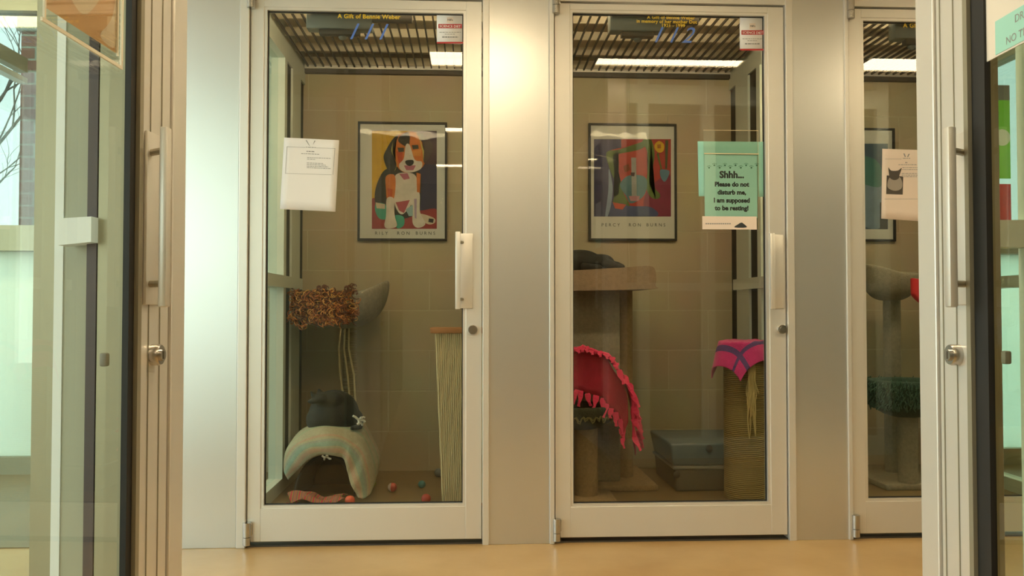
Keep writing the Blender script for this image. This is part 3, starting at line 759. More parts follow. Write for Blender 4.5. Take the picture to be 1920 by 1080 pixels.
puppy = [
 ([(170, 118), (490, 118), (490, 945), (170, 945)], YEL), ([(485, 118), (720, 118), (720, 945), (485, 945)], PUR), ([(560, 400), (720, 400), (720, 800), (560, 800)], (52, 50, 75)),
 ([(168, 690), (250, 700), (420, 760), (560, 790), (720, 780), (720, 945), (440, 950), (168, 945), (150, 800)], REDD),
 ([(290, 440), (420, 420), (570, 460), (585, 640), (560, 800), (420, 860), (270, 830), (205, 760), (195, 640), (230, 520)], BLK),
 ([(205, 730), (285, 740), (300, 850), (240, 860), (200, 800)], TEA), ([(200, 720), (280, 735), (280, 775), (210, 770)], CRM),
 ([(360, 830), (435, 840), (440, 910), (390, 940), (360, 900)], TEA),
 ([(575, 815), (690, 850), (700, 890), (650, 905), (585, 870)], CRM), ([(650, 855), (690, 860), (685, 893), (645, 885)], BLK),
 ([(370, 490), (470, 470), (540, 500), (560, 620), (520, 710), (430, 820), (370, 760), (350, 610)], WHT),
 ([(400, 480), (470, 475), (490, 520), (440, 530)], PNK), ([(370, 720), (490, 700), (440, 810), (400, 790)], (160, 75, 85)),
 ([(290, 500), (360, 490), (368, 600), (350, 700), (300, 705), (288, 600)], ORG), ([(300, 600), (345, 610), (340, 690), (310, 690)], (175, 75, 30)),
 ([(545, 470), (580, 480), (575, 640), (550, 640)], ORG),
 ([(295, 690), (355, 690), (362, 830), (380, 920), (300, 940), (275, 910), (290, 830)], WHT),
 ([(500, 680), (570, 640), (575, 800), (620, 900), (560, 935), (515, 900), (510, 800)], WHT), ([(525, 690), (548, 690), (545, 860), (530, 850)], (160, 140, 165)),
 ([(455, 780), (515, 740), (515, 835), (480, 835)], (140, 170, 175)),
 ([(430, 135), (530, 130), (600, 160), (640, 260), (600, 420), (480, 470), (400, 440), (350, 330), (360, 200)], ORG),
 ([(440, 140), (485, 135), (485, 240), (455, 250), (395, 210), (400, 170)], BLK),
 ([(375, 290), (430, 300), (430, 380), (400, 400)], (170, 70, 40)), ([(500, 290), (590, 270), (580, 330), (520, 330)], (200, 130, 60)),
 ([(455, 240), (490, 240), (530, 360), (590, 380), (580, 440), (490, 470), (415, 450), (400, 400), (440, 350)], WHT),
 ([(440, 410), (540, 410), (520, 450), (460, 450)], PNK),
 ([(455, 370), (515, 365), (520, 395), (490, 415), (458, 400)], BLK), ([(385, 260), (440, 262), (440, 295), (395, 298)], (60, 60, 50)), ([(505, 240), (560, 238), (565, 270), (515, 275)], (60, 60, 50)),
 ([(400, 150), (345, 190), (285, 290), (270, 350), (300, 440), (340, 485), (370, 440), (375, 380), (345, 290)], BLK), ([(352, 210), (340, 290), (380, 400), (360, 460), (378, 390), (335, 290)], (170, 165, 90)),
 ([(545, 140), (620, 160), (680, 230), (670, 310), (620, 390), (600, 350), (610, 250)], (75, 65, 65)), ([(560, 150), (610, 290), (605, 380), (596, 290)], (170, 165, 90)),
]
poster(672, 229, 838, 452, 'framed poster of a brightly painted spotted puppy behind the left door', puppy, (170, 118, 716, 942), [('RILY', 250, 992, .026), ('RON', 435, 992, .026), ('BURNS', 620, 992, .026)], (660, 220, 4.5), 0)
NAV, RD, GRN, TL = (52, 50, 85), (150, 45, 42), (78, 98, 40), (75, 110, 120)
second = [
 ([(100, 180), (330, 180), (330, 805), (100, 805)], NAV), ([(320, 180), (722, 180), (722, 805), (320, 805)], RD), ([(560, 560), (722, 480), (722, 805), (560, 805), (500, 700)], (115, 30, 60)),
 ([(250, 690), (400, 720), (560, 730), (600, 805), (230, 805)], (60, 70, 110)), ([(220, 420), (250, 560), (240, 700), (210, 805), (190, 805), (215, 600)], (120, 135, 160)),
 ([(205, 300), (290, 255), (380, 250), (480, 200), (520, 300), (520, 560), (470, 640), (380, 640), (300, 580), (240, 440)], (160, 55, 45)),
 ([(200, 290), (300, 265), (420, 225), (540, 190), (480, 260), (300, 300), (250, 330), (300, 520), (340, 620), (390, 720), (330, 700), (250, 690), (290, 620), (300, 590), (230, 430)], GRN),
 ([(490, 195), (560, 185), (590, 300), (570, 430), (545, 530), (630, 620), (620, 660), (560, 650), (520, 560), (540, 400), (530, 280)], GRN),
 ([(310, 560), (340, 500), (400, 470), (500, 480), (530, 540), (500, 640), (400, 700), (360, 640)], TL), ([(400, 330), (440, 330), (445, 640), (405, 640)], (150, 150, 150)),
 ([(335, 400), (380, 380), (395, 430), (350, 450)], (120, 55, 25)), ([(395, 450), (430, 450), (425, 480), (400, 480)], (60, 40, 50)),
 ([(250, 690), (360, 710), (330, 750), (270, 740)], (175, 70, 45)), ([(380, 640), (470, 640), (460, 680), (395, 680)], (160, 110, 120)),
 ([(590, 225), (625, 195), (665, 225), (660, 275), (625, 290), (595, 265)], (190, 150, 25)), ([(610, 225), (640, 222), (640, 255), (612, 255)], (150, 95, 25)),
 ([(620, 290), (650, 430), (640, 430), (605, 300)], GRN), ([(675, 190), (700, 190), (690, 420), (675, 420)], (60, 75, 45)),
 ([(635, 430), (705, 435), (700, 480), (670, 525), (640, 490)], (75, 110, 130)),
]
poster(1103, 232, 1268, 452, 'framed poster of a red and green painted dog with a yellow flower', second, (100, 180, 722, 805), [('PERCY', 235, 885, .026), ('RON', 430, 885, .026), ('BURNS', 600, 885, .026)], (1090, 220, 4.32), 0)
third = [([(1500, 270), (1663, 270), (1663, 430), (1500, 430)], (60, 80, 100)), ([(1600, 330), (1650, 345), (1655, 420), (1620, 425), (1600, 380)], (110, 130, 150)), ([(1560, 290), (1640, 300), (1650, 350), (1600, 340), (1570, 330)], (60, 110, 105)), ([(1648, 380), (1662, 380), (1662, 430), (1648, 430)], BLK)]
poster(1510, 240, 1677, 453, 'framed poster in blue tones behind the rightmost far door', third, (1530, 265, 1663, 430), [], (0, 0, 1), 0)

# ================================================================ THINGS INSIDE KENNEL ONE
def rope_line(mb, pts, r, n=6): mb.tube(pts, r, n)
carpet_g = mat('taupe_carpet', (.24, .21, .15), .95, 0, 60, .3, .8, 200)
carpet_b = mat('brown_carpet', (.27, .18, .09), .95, 0, 60, .3, .8, 200)
carpet_p = mat('pinkish_brown_carpet', (.30, .21, .14), .95, 0, 60, .25, .8, 200)
sisal_v = pattern_mat('cream_sisal_cord', 'X', ((.52, .38, .20), (.80, .64, .40), (.86, .72, .47)), 40, .9, 1.0)
sisal_h = pattern_mat('tan_sisal_cord', 'Z', ((.20, .13, .045), (.36, .25, .09), (.42, .30, .12)), 34, .9, 1.0)
rope_m = mat('pale_rope', (.52, .42, .24), .9, 0, 90, .2)
black_fur = mat('black_fur', (.008, .008, .0075), .7, 0, 40, .3, .5, 300, sheen=.08)
FL0 = .004
def remesh(v, sm=6): return [('REMESH', dict(mode='VOXEL', voxel_size=v, use_smooth_shade=True)), ('SMOOTH', dict(factor=.6, iterations=sm))]

# scratching board
px = .5*(X(817, 3.95)+X(900, 3.95))
sx0, sx1 = X(816, 3.93), X(816, 3.93)+.23
t = thing('scratching_board', ((sx0+sx1)/2, 4.0, FL0), label='tall cream sisal scratching board with wooden cap behind the left door', cat='scratching board')
lean = Matrix.Translation((0, 0, 0)) 
zt_ = Z(625, 3.93)
def shear(mb):
    for v in mb.bm.verts: v.co.x += (zt_-v.co.z)*.045
    return mb
b = MB(); n = 24; d = (sx1-sx0)/n
for i in range(n):
    xx = sx0+(i+.5)*d; b.tube([(xx, 3.945, FL0+.01), (xx+.001, 3.945, .4), (xx, 3.945, zt_)], d*.53, 6)
b.box(sx0+.004, sx1-.004, 3.945, 4.03, FL0+.01, zt_)
for i in range(7):
    yy = 3.955+i*.011; b.tube([(sx0+.003, yy, FL0+.01), (sx0+.003, yy, zt_)], .006, 6)
obj('sisal_cover', shear(b), sisal_v, t)
obj('wooden_cap', shear(MB().box(sx0-.022, sx1+.01, 3.92, 4.05, zt_, zt_+.028, .004)), mat('orange_brown_wood', (.36, .15, .05), .5, 0, 12, .2), t)
obj('foot_plate', shear(MB().box(sx0-.003, sx1+.003, 3.935, 4.035, FL0, FL0+.012, .003)), MATS['orange_brown_wood'], t)

# covered cave with crocheted blanket
cxc, cyc = -.705, 4.30
cv = thing('cat_cave', (cxc, cyc, FL0), label='dark arched cat cave on the floor under a crocheted blanket', cat='cat cave')
def cave(u, v, ro=0):     # u around the arch, v depth
    a = PI*u; r = .132+ro; y = cyc-.15+.29*v
    k = 1-.25*v
    return Vector((cxc+r*1.10*math.cos(a)*k, y, FL0+.002+(r*1.50)*math.sin(a)*k))
obj('cave_shell', MB().grid(24, 8, lambda u, v: cave(u, v)), mat('dark_grey_felt', (.035, .033, .03), .95), cv, mods=[SOLID(.012)])
obj('cave_back', MB().prism([(cxc+.107*math.cos(PI*k/16), FL0+.004+.145*math.sin(PI*k/16)) for k in range(17)], lambda a, q: Vector((a, cyc+.135, q)), lambda a, q: Vector((a, cyc+.145, q))), MATS['dark_grey_felt'], cv)
# blanket: arch band flaring to two feet in front, dome behind
crochet = pattern_mat('crochet_pastel_wool', 'DIAGONAL', ((.38, .33, .22), (.30, .40, .33), (.48, .36, .29), (.42, .40, .30), (.33, .40, .28)), 7, .95, .9)
def spline(pts, u):
    n = len(pts)-1; k = min(int(u*n), n-1); t = u*n-k
    g = lambda q: Vector(pts[max(0, min(n, q))])
    p0, p1, p2, p3 = g(k-1), g(k), g(k+1), g(k+2)
    return .5*((2*p1)+(-p0+p2)*t+(2*p0-5*p1+4*p2-p3)*t*t+(-p0+3*p1-3*p2+p3)*t**3)
def wp(px_, py_, Y): x, z = W(px_, py_, Y); return (max(x, XP1+.016), Y, max(z, FL0+.012))
b_in = [wp(*q) for q in ((541, 900, 4.22), (562, 880, 4.12), (578, 862, 4.08), (600, 855, 4.07), (625, 853, 4.07), (645, 862, 4.07), (651, 885, 4.05), (660, 912, 4.03), (672, 935, 4.02))]
b_out = [wp(*q) for q in ((521, 878, 4.26), (538, 852, 4.17), (560, 828, 4.14), (590, 815, 4.13), (628, 814, 4.13), (662, 826, 4.13), (683, 850, 4.12), (694, 890, 4.10), (693, 928, 4.06))]
b_bk = [wp(*q) for q in ((528, 868, 4.45), (548, 838, 4.47), (568, 812, 4.48), (598, 797, 4.49), (640, 785, 4.49), (676, 787, 4.48), (700, 828, 4.45), (712, 862, 4.40), (700, 900, 4.30))]
def blanket(u, v):
    a, b_, c = spline(b_in, u), spline(b_out, u), spline(b_bk, u)
    if v < .42:
        t = v/.42; p = a.lerp(b_, t); p.y -= .022*math.sin(t*PI)
    else:
        t = (v-.42)/.58; p = b_.lerp(c, t); p.z += .022*math.sin(t*PI); p.x += .02*math.sin(t*PI)*(u-.4)
    p.y += .005*math.sin(u*34+v*5); p.z += .004*math.sin(u*21+v*11)
    p.z = max(p.z, FL0+.012)
    return p
bands = ('cream', 'cream', 'peach', 'peach', 'cream', 'sea_green', 'sea_green', 'blue_grey', 'cream', 'peach', 'cream', 'cream', 'cream', 'cream', 'pale_green', 'cream', 'cream', 'cream', 'pale_green', 'cream', 'cream', 'peach', 'cream', 'cream', 'cream', 'pale_green')
wool = {k: mat(k+'_wool', c, .95, 0, 60, .18, 1.0, 170) for k, c in dict(cream=(.40, .36, .25), peach=(.46, .31, .22), sea_green=(.27, .35, .28), blue_grey=(.30, .32, .27), pale_green=(.31, .36, .24)).items()}
wk = list(wool)
bm_ = MB().grid(64, 26, blanket); bm_.bm.faces.ensure_lookup_table()
for i_ in range(64):
    for j_ in range(26): bm_.bm.faces[i_*26+j_].material_index = wk.index(bands[j_])
bl = obj('crochet_blanket', bm_, list(wool.values()), mods=[SOLID(.014), SUB(1)], smooth='all', label='pastel striped crocheted blanket arched over the cat cave', cat='blanket')
def yarn(mb, c, n, L, r, seed, drop=0):
    rnd = random.Random(seed)
    for i in range(n):
        a = rnd.uniform(0, 2*PI); p = Vector(c); d = Vector((math.cos(a), -.3, math.sin(a)-drop)).normalized(); pts = [p.copy()]
        for j in range(5):
            d = (d+Vector((rnd.uniform(-.7, .7), rnd.uniform(-.5, .5), rnd.uniform(-.7, .7)))).normalized(); p = p+d*L/5; pts.append(p.copy())
        mb.tube(pts, r, 5)
    return mb
yrn = mat('off_white_yarn', (.55, .53, .47), .9)
obj('yarn_bow', yarn(MB(), (X(678, 4.2), 4.11, Z(783, 4.15)), 7, .036, .006, 4), yrn, bl); obj('yarn_bow', yarn(MB(), (X(616, 4.1), 4.07, Z(852, 4.1)), 5, .026, .005, 5), yrn, bl)

# black cat sitting on the cave
def cat_lump(name, parts, label, kids=None):
    m_ = MB()
    for c, r, sc in parts: m_.ball(c, r, sc)
    return m_
c0 = Vector((X(626, 4.27), 4.27, .300))
m_ = MB()
m_.ball(c0+Vector((0, .03, .095)), .12, (1.05, .85, .98)); m_.ball(c0+Vector((.055, .03, .06)), .095, (1, .9, .75)); m_.ball(c0+Vector((-.05, .02, .065)), .09, (1, .9, .85))
m_.ball(c0+Vector((-.01, -.02, .165)), .060, (1.25, .95, .78)); m_.ball(c0+Vector((-.055, -.05, .176)), .040, (1.1, .95, .75)); m_.ball(c0+Vector((-.088, -.075, .165)), .020, (1.4, 1, .65))
for bx_0, dz, ry in ((-.082, .190, -.020), (-.058, .203, -.012)):
    m_.prism([(-.016, -.004), (.018, -.004), (ry, .030)], lambda a, q, b0=bx_0, dz=dz: c0+Vector((b0+a, -.062+(b0+.07)*1.5, dz+q)), lambda a, q, b0=bx_0, dz=dz: c0+Vector((b0+a*.9, -.040+(b0+.07)*1.5, dz+q*.95)))
m_.tube([c0+Vector((.10, .02, .05)), c0+Vector((.135, -.01, .045)), c0+Vector((.14, -.05, .035)), c0+Vector((.10, -.085, .032))], [.022, .019, .016, .012], 10)
obj('cat', m_, black_fur, mods=remesh(.006), smooth='all', label='black cat curled on top of the crocheted blanket', cat='cat')

# cup bed on a post with fringe
ft = thing('cat_tree', (-.655, 4.62, FL0), label='tall cat tree with a taupe cup bed behind the left door', cat='cat tree')
obj('base_board', MB().box(-.86, -.53, 4.50, 4.775, FL0, FL0+.03, .008), carpet_g, ft)
bz = Z(612, 4.5)
obj('post', MB().lathe([(.038, FL0+.03), (.038, bz+.01)], (-.655, 4.62, 0), 20), pattern_mat('pale_sisal', 'Z', ((.25, .20, .12), (.38, .31, .20)), 34, .9, .8), ft)
bc = Vector((-.70, 4.52, bz))
def cup(u, v):
    a = 2*PI*u; r = .03+.205*math.sin(min(v, 1)*PI/2)**.8
    lift = .30*(max(0, math.cos(a))**2)*v*v*.28
    return bc+Vector((r*math.cos(a)*(1.0 if math.cos(a) < 0 else 1.10), r*math.sin(a)*.85, .13*v*v+lift+(v*.035)))
obj('cup_bed', MB().grid(40, 12, cup), carpet_g, ft, mods=[SOLID(.026), SUB(1)], smooth='all')
b = MB()
for k, (ox, pts) in enumerate(((.0, None), (.018, None), (-.02, None))):
    b.tube([(-.67+ox, 4.56, bz+.03), (-.675+ox*1.4, 4.545, bz-.12), (-.655+ox*1.9, 4.54, bz-.26), (-.64+ox*1.6, 4.53, bz-.40)], .0055, 6)
obj('hanging_ropes', b, rope_m, ft)
# curly fringe throw hanging over the cup's rim
fr = MB(); rnd = random.Random(5)
x0f, x1f = X(541, 4.3), X(668, 4.3)
zt2, zb2 = Z(545, 4.3), Z(606, 4.3)
fm = []
for i in range(620):
    u = rnd.random(); v = rnd.random()
    xx = x0f+(x1f-x0f)*u; zz = zt2+(zb2-zt2)*v*(1-.25*max(0, u-.6)) - (.02 if .1 < u < .25 else 0)*v
    yy = 4.30+.05*((u-.5)*2)**2+rnd.uniform(-.012, .012)
    r0 = rnd.uniform(.006, .013); a0 = rnd.uniform(0, 6.28); L = rnd.uniform(2.5, 5.5); tl = Vector((rnd.uniform(-1, 1), -.2, rnd.uniform(-1.2, .5)))
    pts = []
    for j in range(8):
        a = a0+L*j/7; q = tl*(.022*j/7)
        pts.append(Vector((xx+r0*math.cos(a)+q.x, yy-.008+r0*.5*math.sin(a*1.3)+q.y, zz+r0*math.sin(a)+q.z)))
    fr.m(rnd.choice((0, 0, 1, 1, 2, 3))); fr.tube(pts, .0028, 4)
for i in range(16):
    cx_ = X(rnd.choice((598, 603, 608, 612, 650, 655, 660, 664)), 4.3); r0 = .012; zz = zt2+rnd.uniform(0, .028)
    fr.m(1); fr.tube([Vector((cx_+r0*math.cos(a*.9), 4.30+.002*a, zz+r0*math.sin(a*.9))) for a in range(7)], .003, 4)
fr.m(4)
fr.grid(20, 6, lambda u, v: Vector((x0f+(x1f-x0f)*u, 4.315+.05*((u-.5)*2)**2, zt2+(zb2+.03-zt2)*v)))
fm = [mat('rust_yarn', (.30, .09, .03), .9), mat('dark_brown_yarn', (.12, .04, .02), .9), mat('golden_yarn', (.55, .27, .07), .9), mat('orange_yarn', (.50, .18, .05), .9), mat('brown_backing', (.14, .07, .03), .95)]
obj('fringed_throw', fr, fm, label='rust and gold curly fringed throw hung over the cup bed', cat='throw')

# toys
def toyball(px_, py_, rp, col, label, two=None):
    Y = EYE*FPX/(py_+rp-580); r = rp/FPX*Y; x = X(px_, Y)
    m_ = MB().ball((x, Y, FL0+r), r)
    ms = [mat('toy_plastic', col, .5)]
    if two:
        ms.append(mat('toy_plastic_pale', two, .5))
        for f in m_.bm.faces:
            if f.calc_center_median().x < x-.25*r: f.material_index = 1
    obj('toy_ball', m_, ms, label=label, cat='toy ball', group='toy balls on the kennel floor')
toyball(658, 935, 9.5, (.75, .12, .06), 'bright orange toy ball in front of the crocheted blanket')
toyball(800, 933, 9, (.42, .05, .04), 'dark red toy ball nearest the sisal scratching board')
toyball(737, 911, 8.5, (.50, .06, .05), 'red and white toy ball in the middle of the left kennel floor', (.6, .45, .38))
toyball(792, 906, 7, (.05, .22, .24), 'teal toy ball behind the dark red ball')
toyball(699, 903, 7.5, (.32, .34, .06), 'yellow green toy ball beside the blanket right foot')
toyball(823, 885, 8, (.12, .15, .16), 'grey blue toy ball half hidden behind the scratching board')
# multicoloured cloth at the front of kennel one
stripe = pattern_mat('striped_cotton', 'X', ((.38, .02, .07), (.40, .20, .02), (.03, .16, .07), (.42, .03, .12), (.28, .16, .05)), 8, .9, .4)
def cloth(u, v):
    x = X(548, 4.05)+(X(648, 4.05)-X(548, 4.05))*u; y = 3.93+.17*v
    z = FL0+.012+.030*(noise.noise(Vector((u*3.2, v*2.6, 1.7)))+.5)+.035*math.exp(-((u-.22)**2+(v-.6)**2)*18)
    return Vector((x+.015*math.sin(v*7), y, z))
obj('striped_cloth', MB().grid(30, 16, cloth), stripe, mods=[SOLID(.004), SUB(1)], smooth='all', label='crumpled pink and multicoloured cloth before the cat cave', cat='cloth')
obj('floor_mat', MB().box(-.92, -.50, 3.95, 4.62, FL0, FL0+.0025), mat('dark_brown_mat', (.13, .095, .06), .9, 0, 30, .2), smooth=False, label='thin dark brown mat under the cat cave', cat='mat') if False else None

# ================================================================ KENNEL TWO
XC = .50
t2 = thing('cat_tree', (XC, 4.35, FL0), label='carpeted cat tree with a broad top platform behind the second door', cat='cat tree')
zp0, zp1 = Z(543, 4.3), Z(499, 4.3)
xr_ = X(1218, 4.3)
obj('base_board', MB().box(.30, .95, 4.20, 4.75, FL0, FL0+.03, .008), carpet_b, t2)
pf = MB()
prof = [(xr_-.04, zp0), (xr_, zp0+.02), (xr_, zp1-.03), (xr_-.03, zp1-.005), (xr_-.16, zp1-.012), (.5, zp1-.028), (.33, zp1-.03), (.31, zp0)]
pf.prism(smooth_poly(prof, 4), lambda a, q: Vector((a, 4.16, q)), lambda a, q: Vector((a, 4.60, q)))
obj('top_platform', pf, carpet_p, t2)
obj('trunk', MB().box(X(1072, 4.5)-.10, X(1153, 4.45), 4.30, 4.50, FL0+.03, zp0+.005, .01), carpet_g, t2)
obj('side_post', MB().lathe([(.048, FL0+.03), (.048, zp0+.005)], (X(1169, 4.45), 4.45, 0), 20), carpet_b, t2)
# low cup bed with rope trim on its own post
t3 = thing('cat_bed_stand', (X(1098, 4.1), 4.06, FL0), label='low stand with a dark round bed under the magenta blanket', cat='cat bed')
bx3 = X(1098, 4.06)
zc3 = Z(800, 4.0)
obj('base_board', MB().box(bx3-.16, bx3+.13, 3.92, 4.19, FL0, FL0+.02, .006), carpet_b, t3)
obj('post', MB().lathe([(.058, FL0+.02), (.058, zc3)], (bx3, 4.06, 0), 24), carpet_b, t3)
green_dk = mat('dark_green_plush', (.03, .035, .02), .95, 0, 50, .4, .8, 150)
cupc = Vector((bx3-.045, 4.06, zc3-.012))
def cup3(u, v):
    a = 2*PI*u; r = .02+.165*math.sin(v*PI/2)**.7
    return cupc+Vector((r*math.cos(a), r*.8*math.sin(a), .10*v*v+.01*v))
obj('round_bed', MB().grid(36, 10, cup3), green_dk, t3, mods=[SOLID(.022), SUB(1)], smooth='all')
rp_ = MB(); rnd = random.Random(9)
pts = []
for k in range(60):
    a = -PI*.95+PI*.9*k/59; pts.append(cupc+Vector((.182*math.cos(a), .150*math.sin(a), .055+.010*math.sin(k*1.7)+rnd.uniform(-.004, .004))))
rp_.tube(pts, .0042, 6); rp_.tube([p+Vector((.0, -.004, .012*math.sin(i*.8+1))) for i, p in enumerate(pts)], .0035, 6)
obj('rope_trim', rp_, mat('olive_rope', (.15, .13, .05), .9), t3)
# magenta fleece hood draped over the bed
fl_m = mat('magenta_fleece', (.42, .015, .05), .9, 0, 25, .2, .4, 120, sheen=.15)
fl_b = mat('bright_magenta_fleece', (.72, .03, .12), .9, 0, 25, .15, .4, 120, sheen=.2)
hx, hy = X(1085, 4.05), 4.08
ztop = Z(652, 4.0)
def hood(u, v):
    # u: 0 left .. 1 right foot along the arch ; v: 0 front rim .. 1 back
    a = PI*(1-u*1.0)
    r = .245+.045*v
    z0 = Z(858, 4.0)
    x = hx+r*math.cos(a)+(.03 if u > .5 else 0)*(u-.5)
    hgt = (ztop-z0)
    zf = math.sin(a)**.62 if math.sin(a) > 0 else 0
    z = z0+hgt*zf*(1-.02*v)
    y = 3.955+.27*v+.06*(1-zf)*.3
    x += .008*math.sin(u*31+v*4); y += .010*math.sin(u*23+v*5)
    return Vector((x, y, z+.004*math.sin(u*40)))
fle = MB().grid(56, 16, hood)
fo = obj('fleece_blanket', fle, fl_m, mods=[SOLID(.006), SUB(1)], smooth='all', label='magenta fleece blanket with knotted fringe draped as a hood', cat='blanket')
# front flap hanging inside the rim
def flap(u, v):
    p = hood(.02+u*.93, 0)
    a = PI*(1-(.02+u*.93))
    drop = .20*max(0.0, math.sin(a))**.8
    q = Vector((hx-.02+(p.x-hx)*(1-.13*v), p.y+.012-.01*math.sin(u*19)*v, p.z-(drop+.03*max(0, math.cos(a)))*v))
    return q
obj('front_flap', MB().grid(50, 8, flap), fl_m, fo, mods=[SOLID(.005)], smooth='all')
fg = MB(); rnd = random.Random(3)
def strip(p, d, L, w_, seed):
    r_ = random.Random(seed); side = d.cross(Vector((0, 1, 0))).normalized()*w_
    ts = r_.uniform(-.6, .6); pts = []
    for i in range(6):
        f_ = i/5; q = p+d*L*f_+Vector((r_.uniform(-.003, .003), -.004-.012*f_, 0)); sd = side*(1-.35*f_+.3*math.sin(f_*6)); sd = sd+Vector((0, ts*w_*f_, 0))
        pts.append((q-sd, q+sd))
    for (a1, b1), (a2, b2) in zip(pts, pts[1:]): fg.quad([a1, b1, b2, a2])
for k in range(13):                                   # along the lower front rim
    u = .40+.55*k/12
    p = flap((u-.02)/.93, 1.0); strip(p, Vector((rnd.uniform(-.3, .3), -.05, -1)).normalized(), rnd.uniform(.045, .075), rnd.uniform(.008, .014), k)
obj('lower_fringe', fg, fl_b, fo, mods=[SOLID(.004)], smooth=False); fg = MB()
for k in range(16):                                   # knots over the top and right rim
    u = .42+.56*k/15; p = hood(u, .02)
    d = Vector((rnd.uniform(-.2, .5), -.3, -.9)).normalized(); strip(p+Vector((0, -.008, .006)), d, .028 if k < 9 else .07, .012, 100+k)
obj('rim_knots', fg, fl_b, fo, mods=[SOLID(.004)], smooth=False); fg = MB()
for k in range(7):
    p = hood(.86+.02*k, .5+.06*k); strip(p+Vector((.012, -.01, 0)), Vector((.25, -.1, -1)).normalized(), .09, .013, 200+k)
obj('side_fringe', fg, fl_b, fo, mods=[SOLID(.004)], smooth=False)
obj('rim_hem', MB().tube([hood(.36+.62*k/30, 0)+Vector((0, -.004, .002*math.sin(k*2.1))) for k in range(31)], [.009+.004*math.sin(k*1.9) for k in range(31)], 8), fl_b, fo)

# black cat lying on top platform
c0 = Vector((X(1096, 4.3), 4.34, zp1-.022))
m_ = MB()
m_.ball(c0+Vector((-.02, 0, .055)), .070, (1.6, 1.15, .80)); m_.ball(c0+Vector((.09, -.01, .045)), .055, (1.3, 1.1, .78)); m_.ball(c0+Vector((-.13, -.02, .065)), .058, (1.1, 1.0, .95))
m_.ball(c0+Vector((-.195, -.05, .075)), .045, (1, 1, .9)); m_.ball(c0+Vector((-.235, -.07, .065)), .020)
for dy in (-.07, -.03): m_.prism([(-.018, 0), (.018, 0), (0, .03)], lambda a, q, dy=dy: c0+Vector((-.19, dy+a*.6, .108+q)), lambda a, q, dy=dy: c0+Vector((-.178, dy+a*.6, .105+q)))
m_.tube([c0+Vector((.10, -.05, .04)), c0+Vector((.15, -.07, .022)), c0+Vector((.195, -.06, .014))], [.030, .020, .014], 10)
m_.tube([c0+Vector((.13, .03, .04)), c0+Vector((.18, -.01, .03)), c0+Vector((.205, -.04, .018))], [.024, .018, .013], 10)
m_.tube([c0+Vector((-.13, -.08, .03)), c0+Vector((-.2, -.12, .018))], [.024, .018], 10)
m_.tube([c0+Vector((-.02, -.09, .015)), c0+Vector((.02, -.115, .014)), c0+Vector((.08, -.10, .014))], [.024, .020, .014], 10)
obj('cat', m_, black_fur, mods=remesh(.006, 4), smooth='all', label='black cat lying flat on the top platform of the cat tree', cat='cat')

# sisal post with towel
xs, ys, rs_ = X(1394, 4.05), 4.05, .100
zps = Z(645, 4.0)
t4 = thing('scratching_post', (xs, ys, FL0), label='thick tan sisal scratching post beneath the pink towel', cat='scratching post')
b = MB(); nr = 84; prof = [(rs_-.003, FL0+.001)]
for k in range(nr*2): prof.append((rs_-(.004 if k % 2 else 0), FL0+.002+(zps-FL0)*(k+.5)/(nr*2)))
prof.append((rs_-.004, zps))
obj('sisal_winding', b.lathe(prof, (xs, ys, 0), 40), sisal_h, t4)
b = MB(); rnd = random.Random(8)
bp = []
for k in range(34):
    a = rnd.uniform(-.10, .10); L = rnd.uniform(.20, .42); pts = []; sp_ = rnd.uniform(-.16, .24); ph = rnd.uniform(0, 6)
    for j in range(14):
        f_ = j/13; aa = a+sp_*f_*.9+.05*math.sin(f_*9+ph)*f_; rr = rs_+.006+.010*abs(math.sin(f_*7+ph))*f_
        pts.append((xs+rr*math.sin(aa-.02), ys-rr*math.cos(aa), zps-.03-L*f_))
    b.tube(pts, .0020+.0010*rnd.random(), 5)
obj('frayed_rope', b, mat('frayed_straw_rope', (.55, .40, .17), .9), t4)
tow = pattern_mat('plain_placeholder', 'X', ((.7, .05, .25), (.7, .05, .25)), 1)
pinkt = mat('pink_terry', (.66, .035, .22), .95, 0, 40, .15, 1.0, 260, sheen=.3)
bluet = mat('blue_stripe_terry', (.13, .07, .22), .95, 0, 40, .2, 1.0, 260)
def towel(u, v):
    # square cloth centred on the post, hanging over the rim; corners low
    a, c = (u-.5)*.47, (v-.5)*.40
    th = R(25); p, q = a*math.cos(th)-c*math.sin(th), a*math.sin(th)+c*math.cos(th)
    rr = math.hypot(p, q); ang = math.atan2(q, p); R0 = rs_+.007
    if rr < R0: return Vector((xs+p, ys+q, zps+.010+.006*math.sin(p*60)*math.cos(q*50)))
    over = rr-R0; fold = .016*math.sin(ang*4.0+.7)*min(1, over/.05)
    r2 = R0+.012+fold*.8+over*.20
    return Vector((xs+r2*math.cos(ang), ys+r2*math.sin(ang), zps+.010-over*.93))
tb = MB().grid(60, 60, towel)
for f in tb.bm.faces:
    pass
tb.bm.faces.ensure_lookup_table()
for i in range(60):
    for j in range(60):
        u, v = (i+.5)/60, (j+.5)/60
        if abs(u-.20) < .028 or abs(v-.22) < .028: tb.bm.faces[i*60+j].material_index = 1
obj('pink_towel', tb, [pinkt, bluet], mods=[SOLID(.006), SUB(1)], smooth='all', label='pink towel with blue stripes draped over the sisal post', cat='towel')

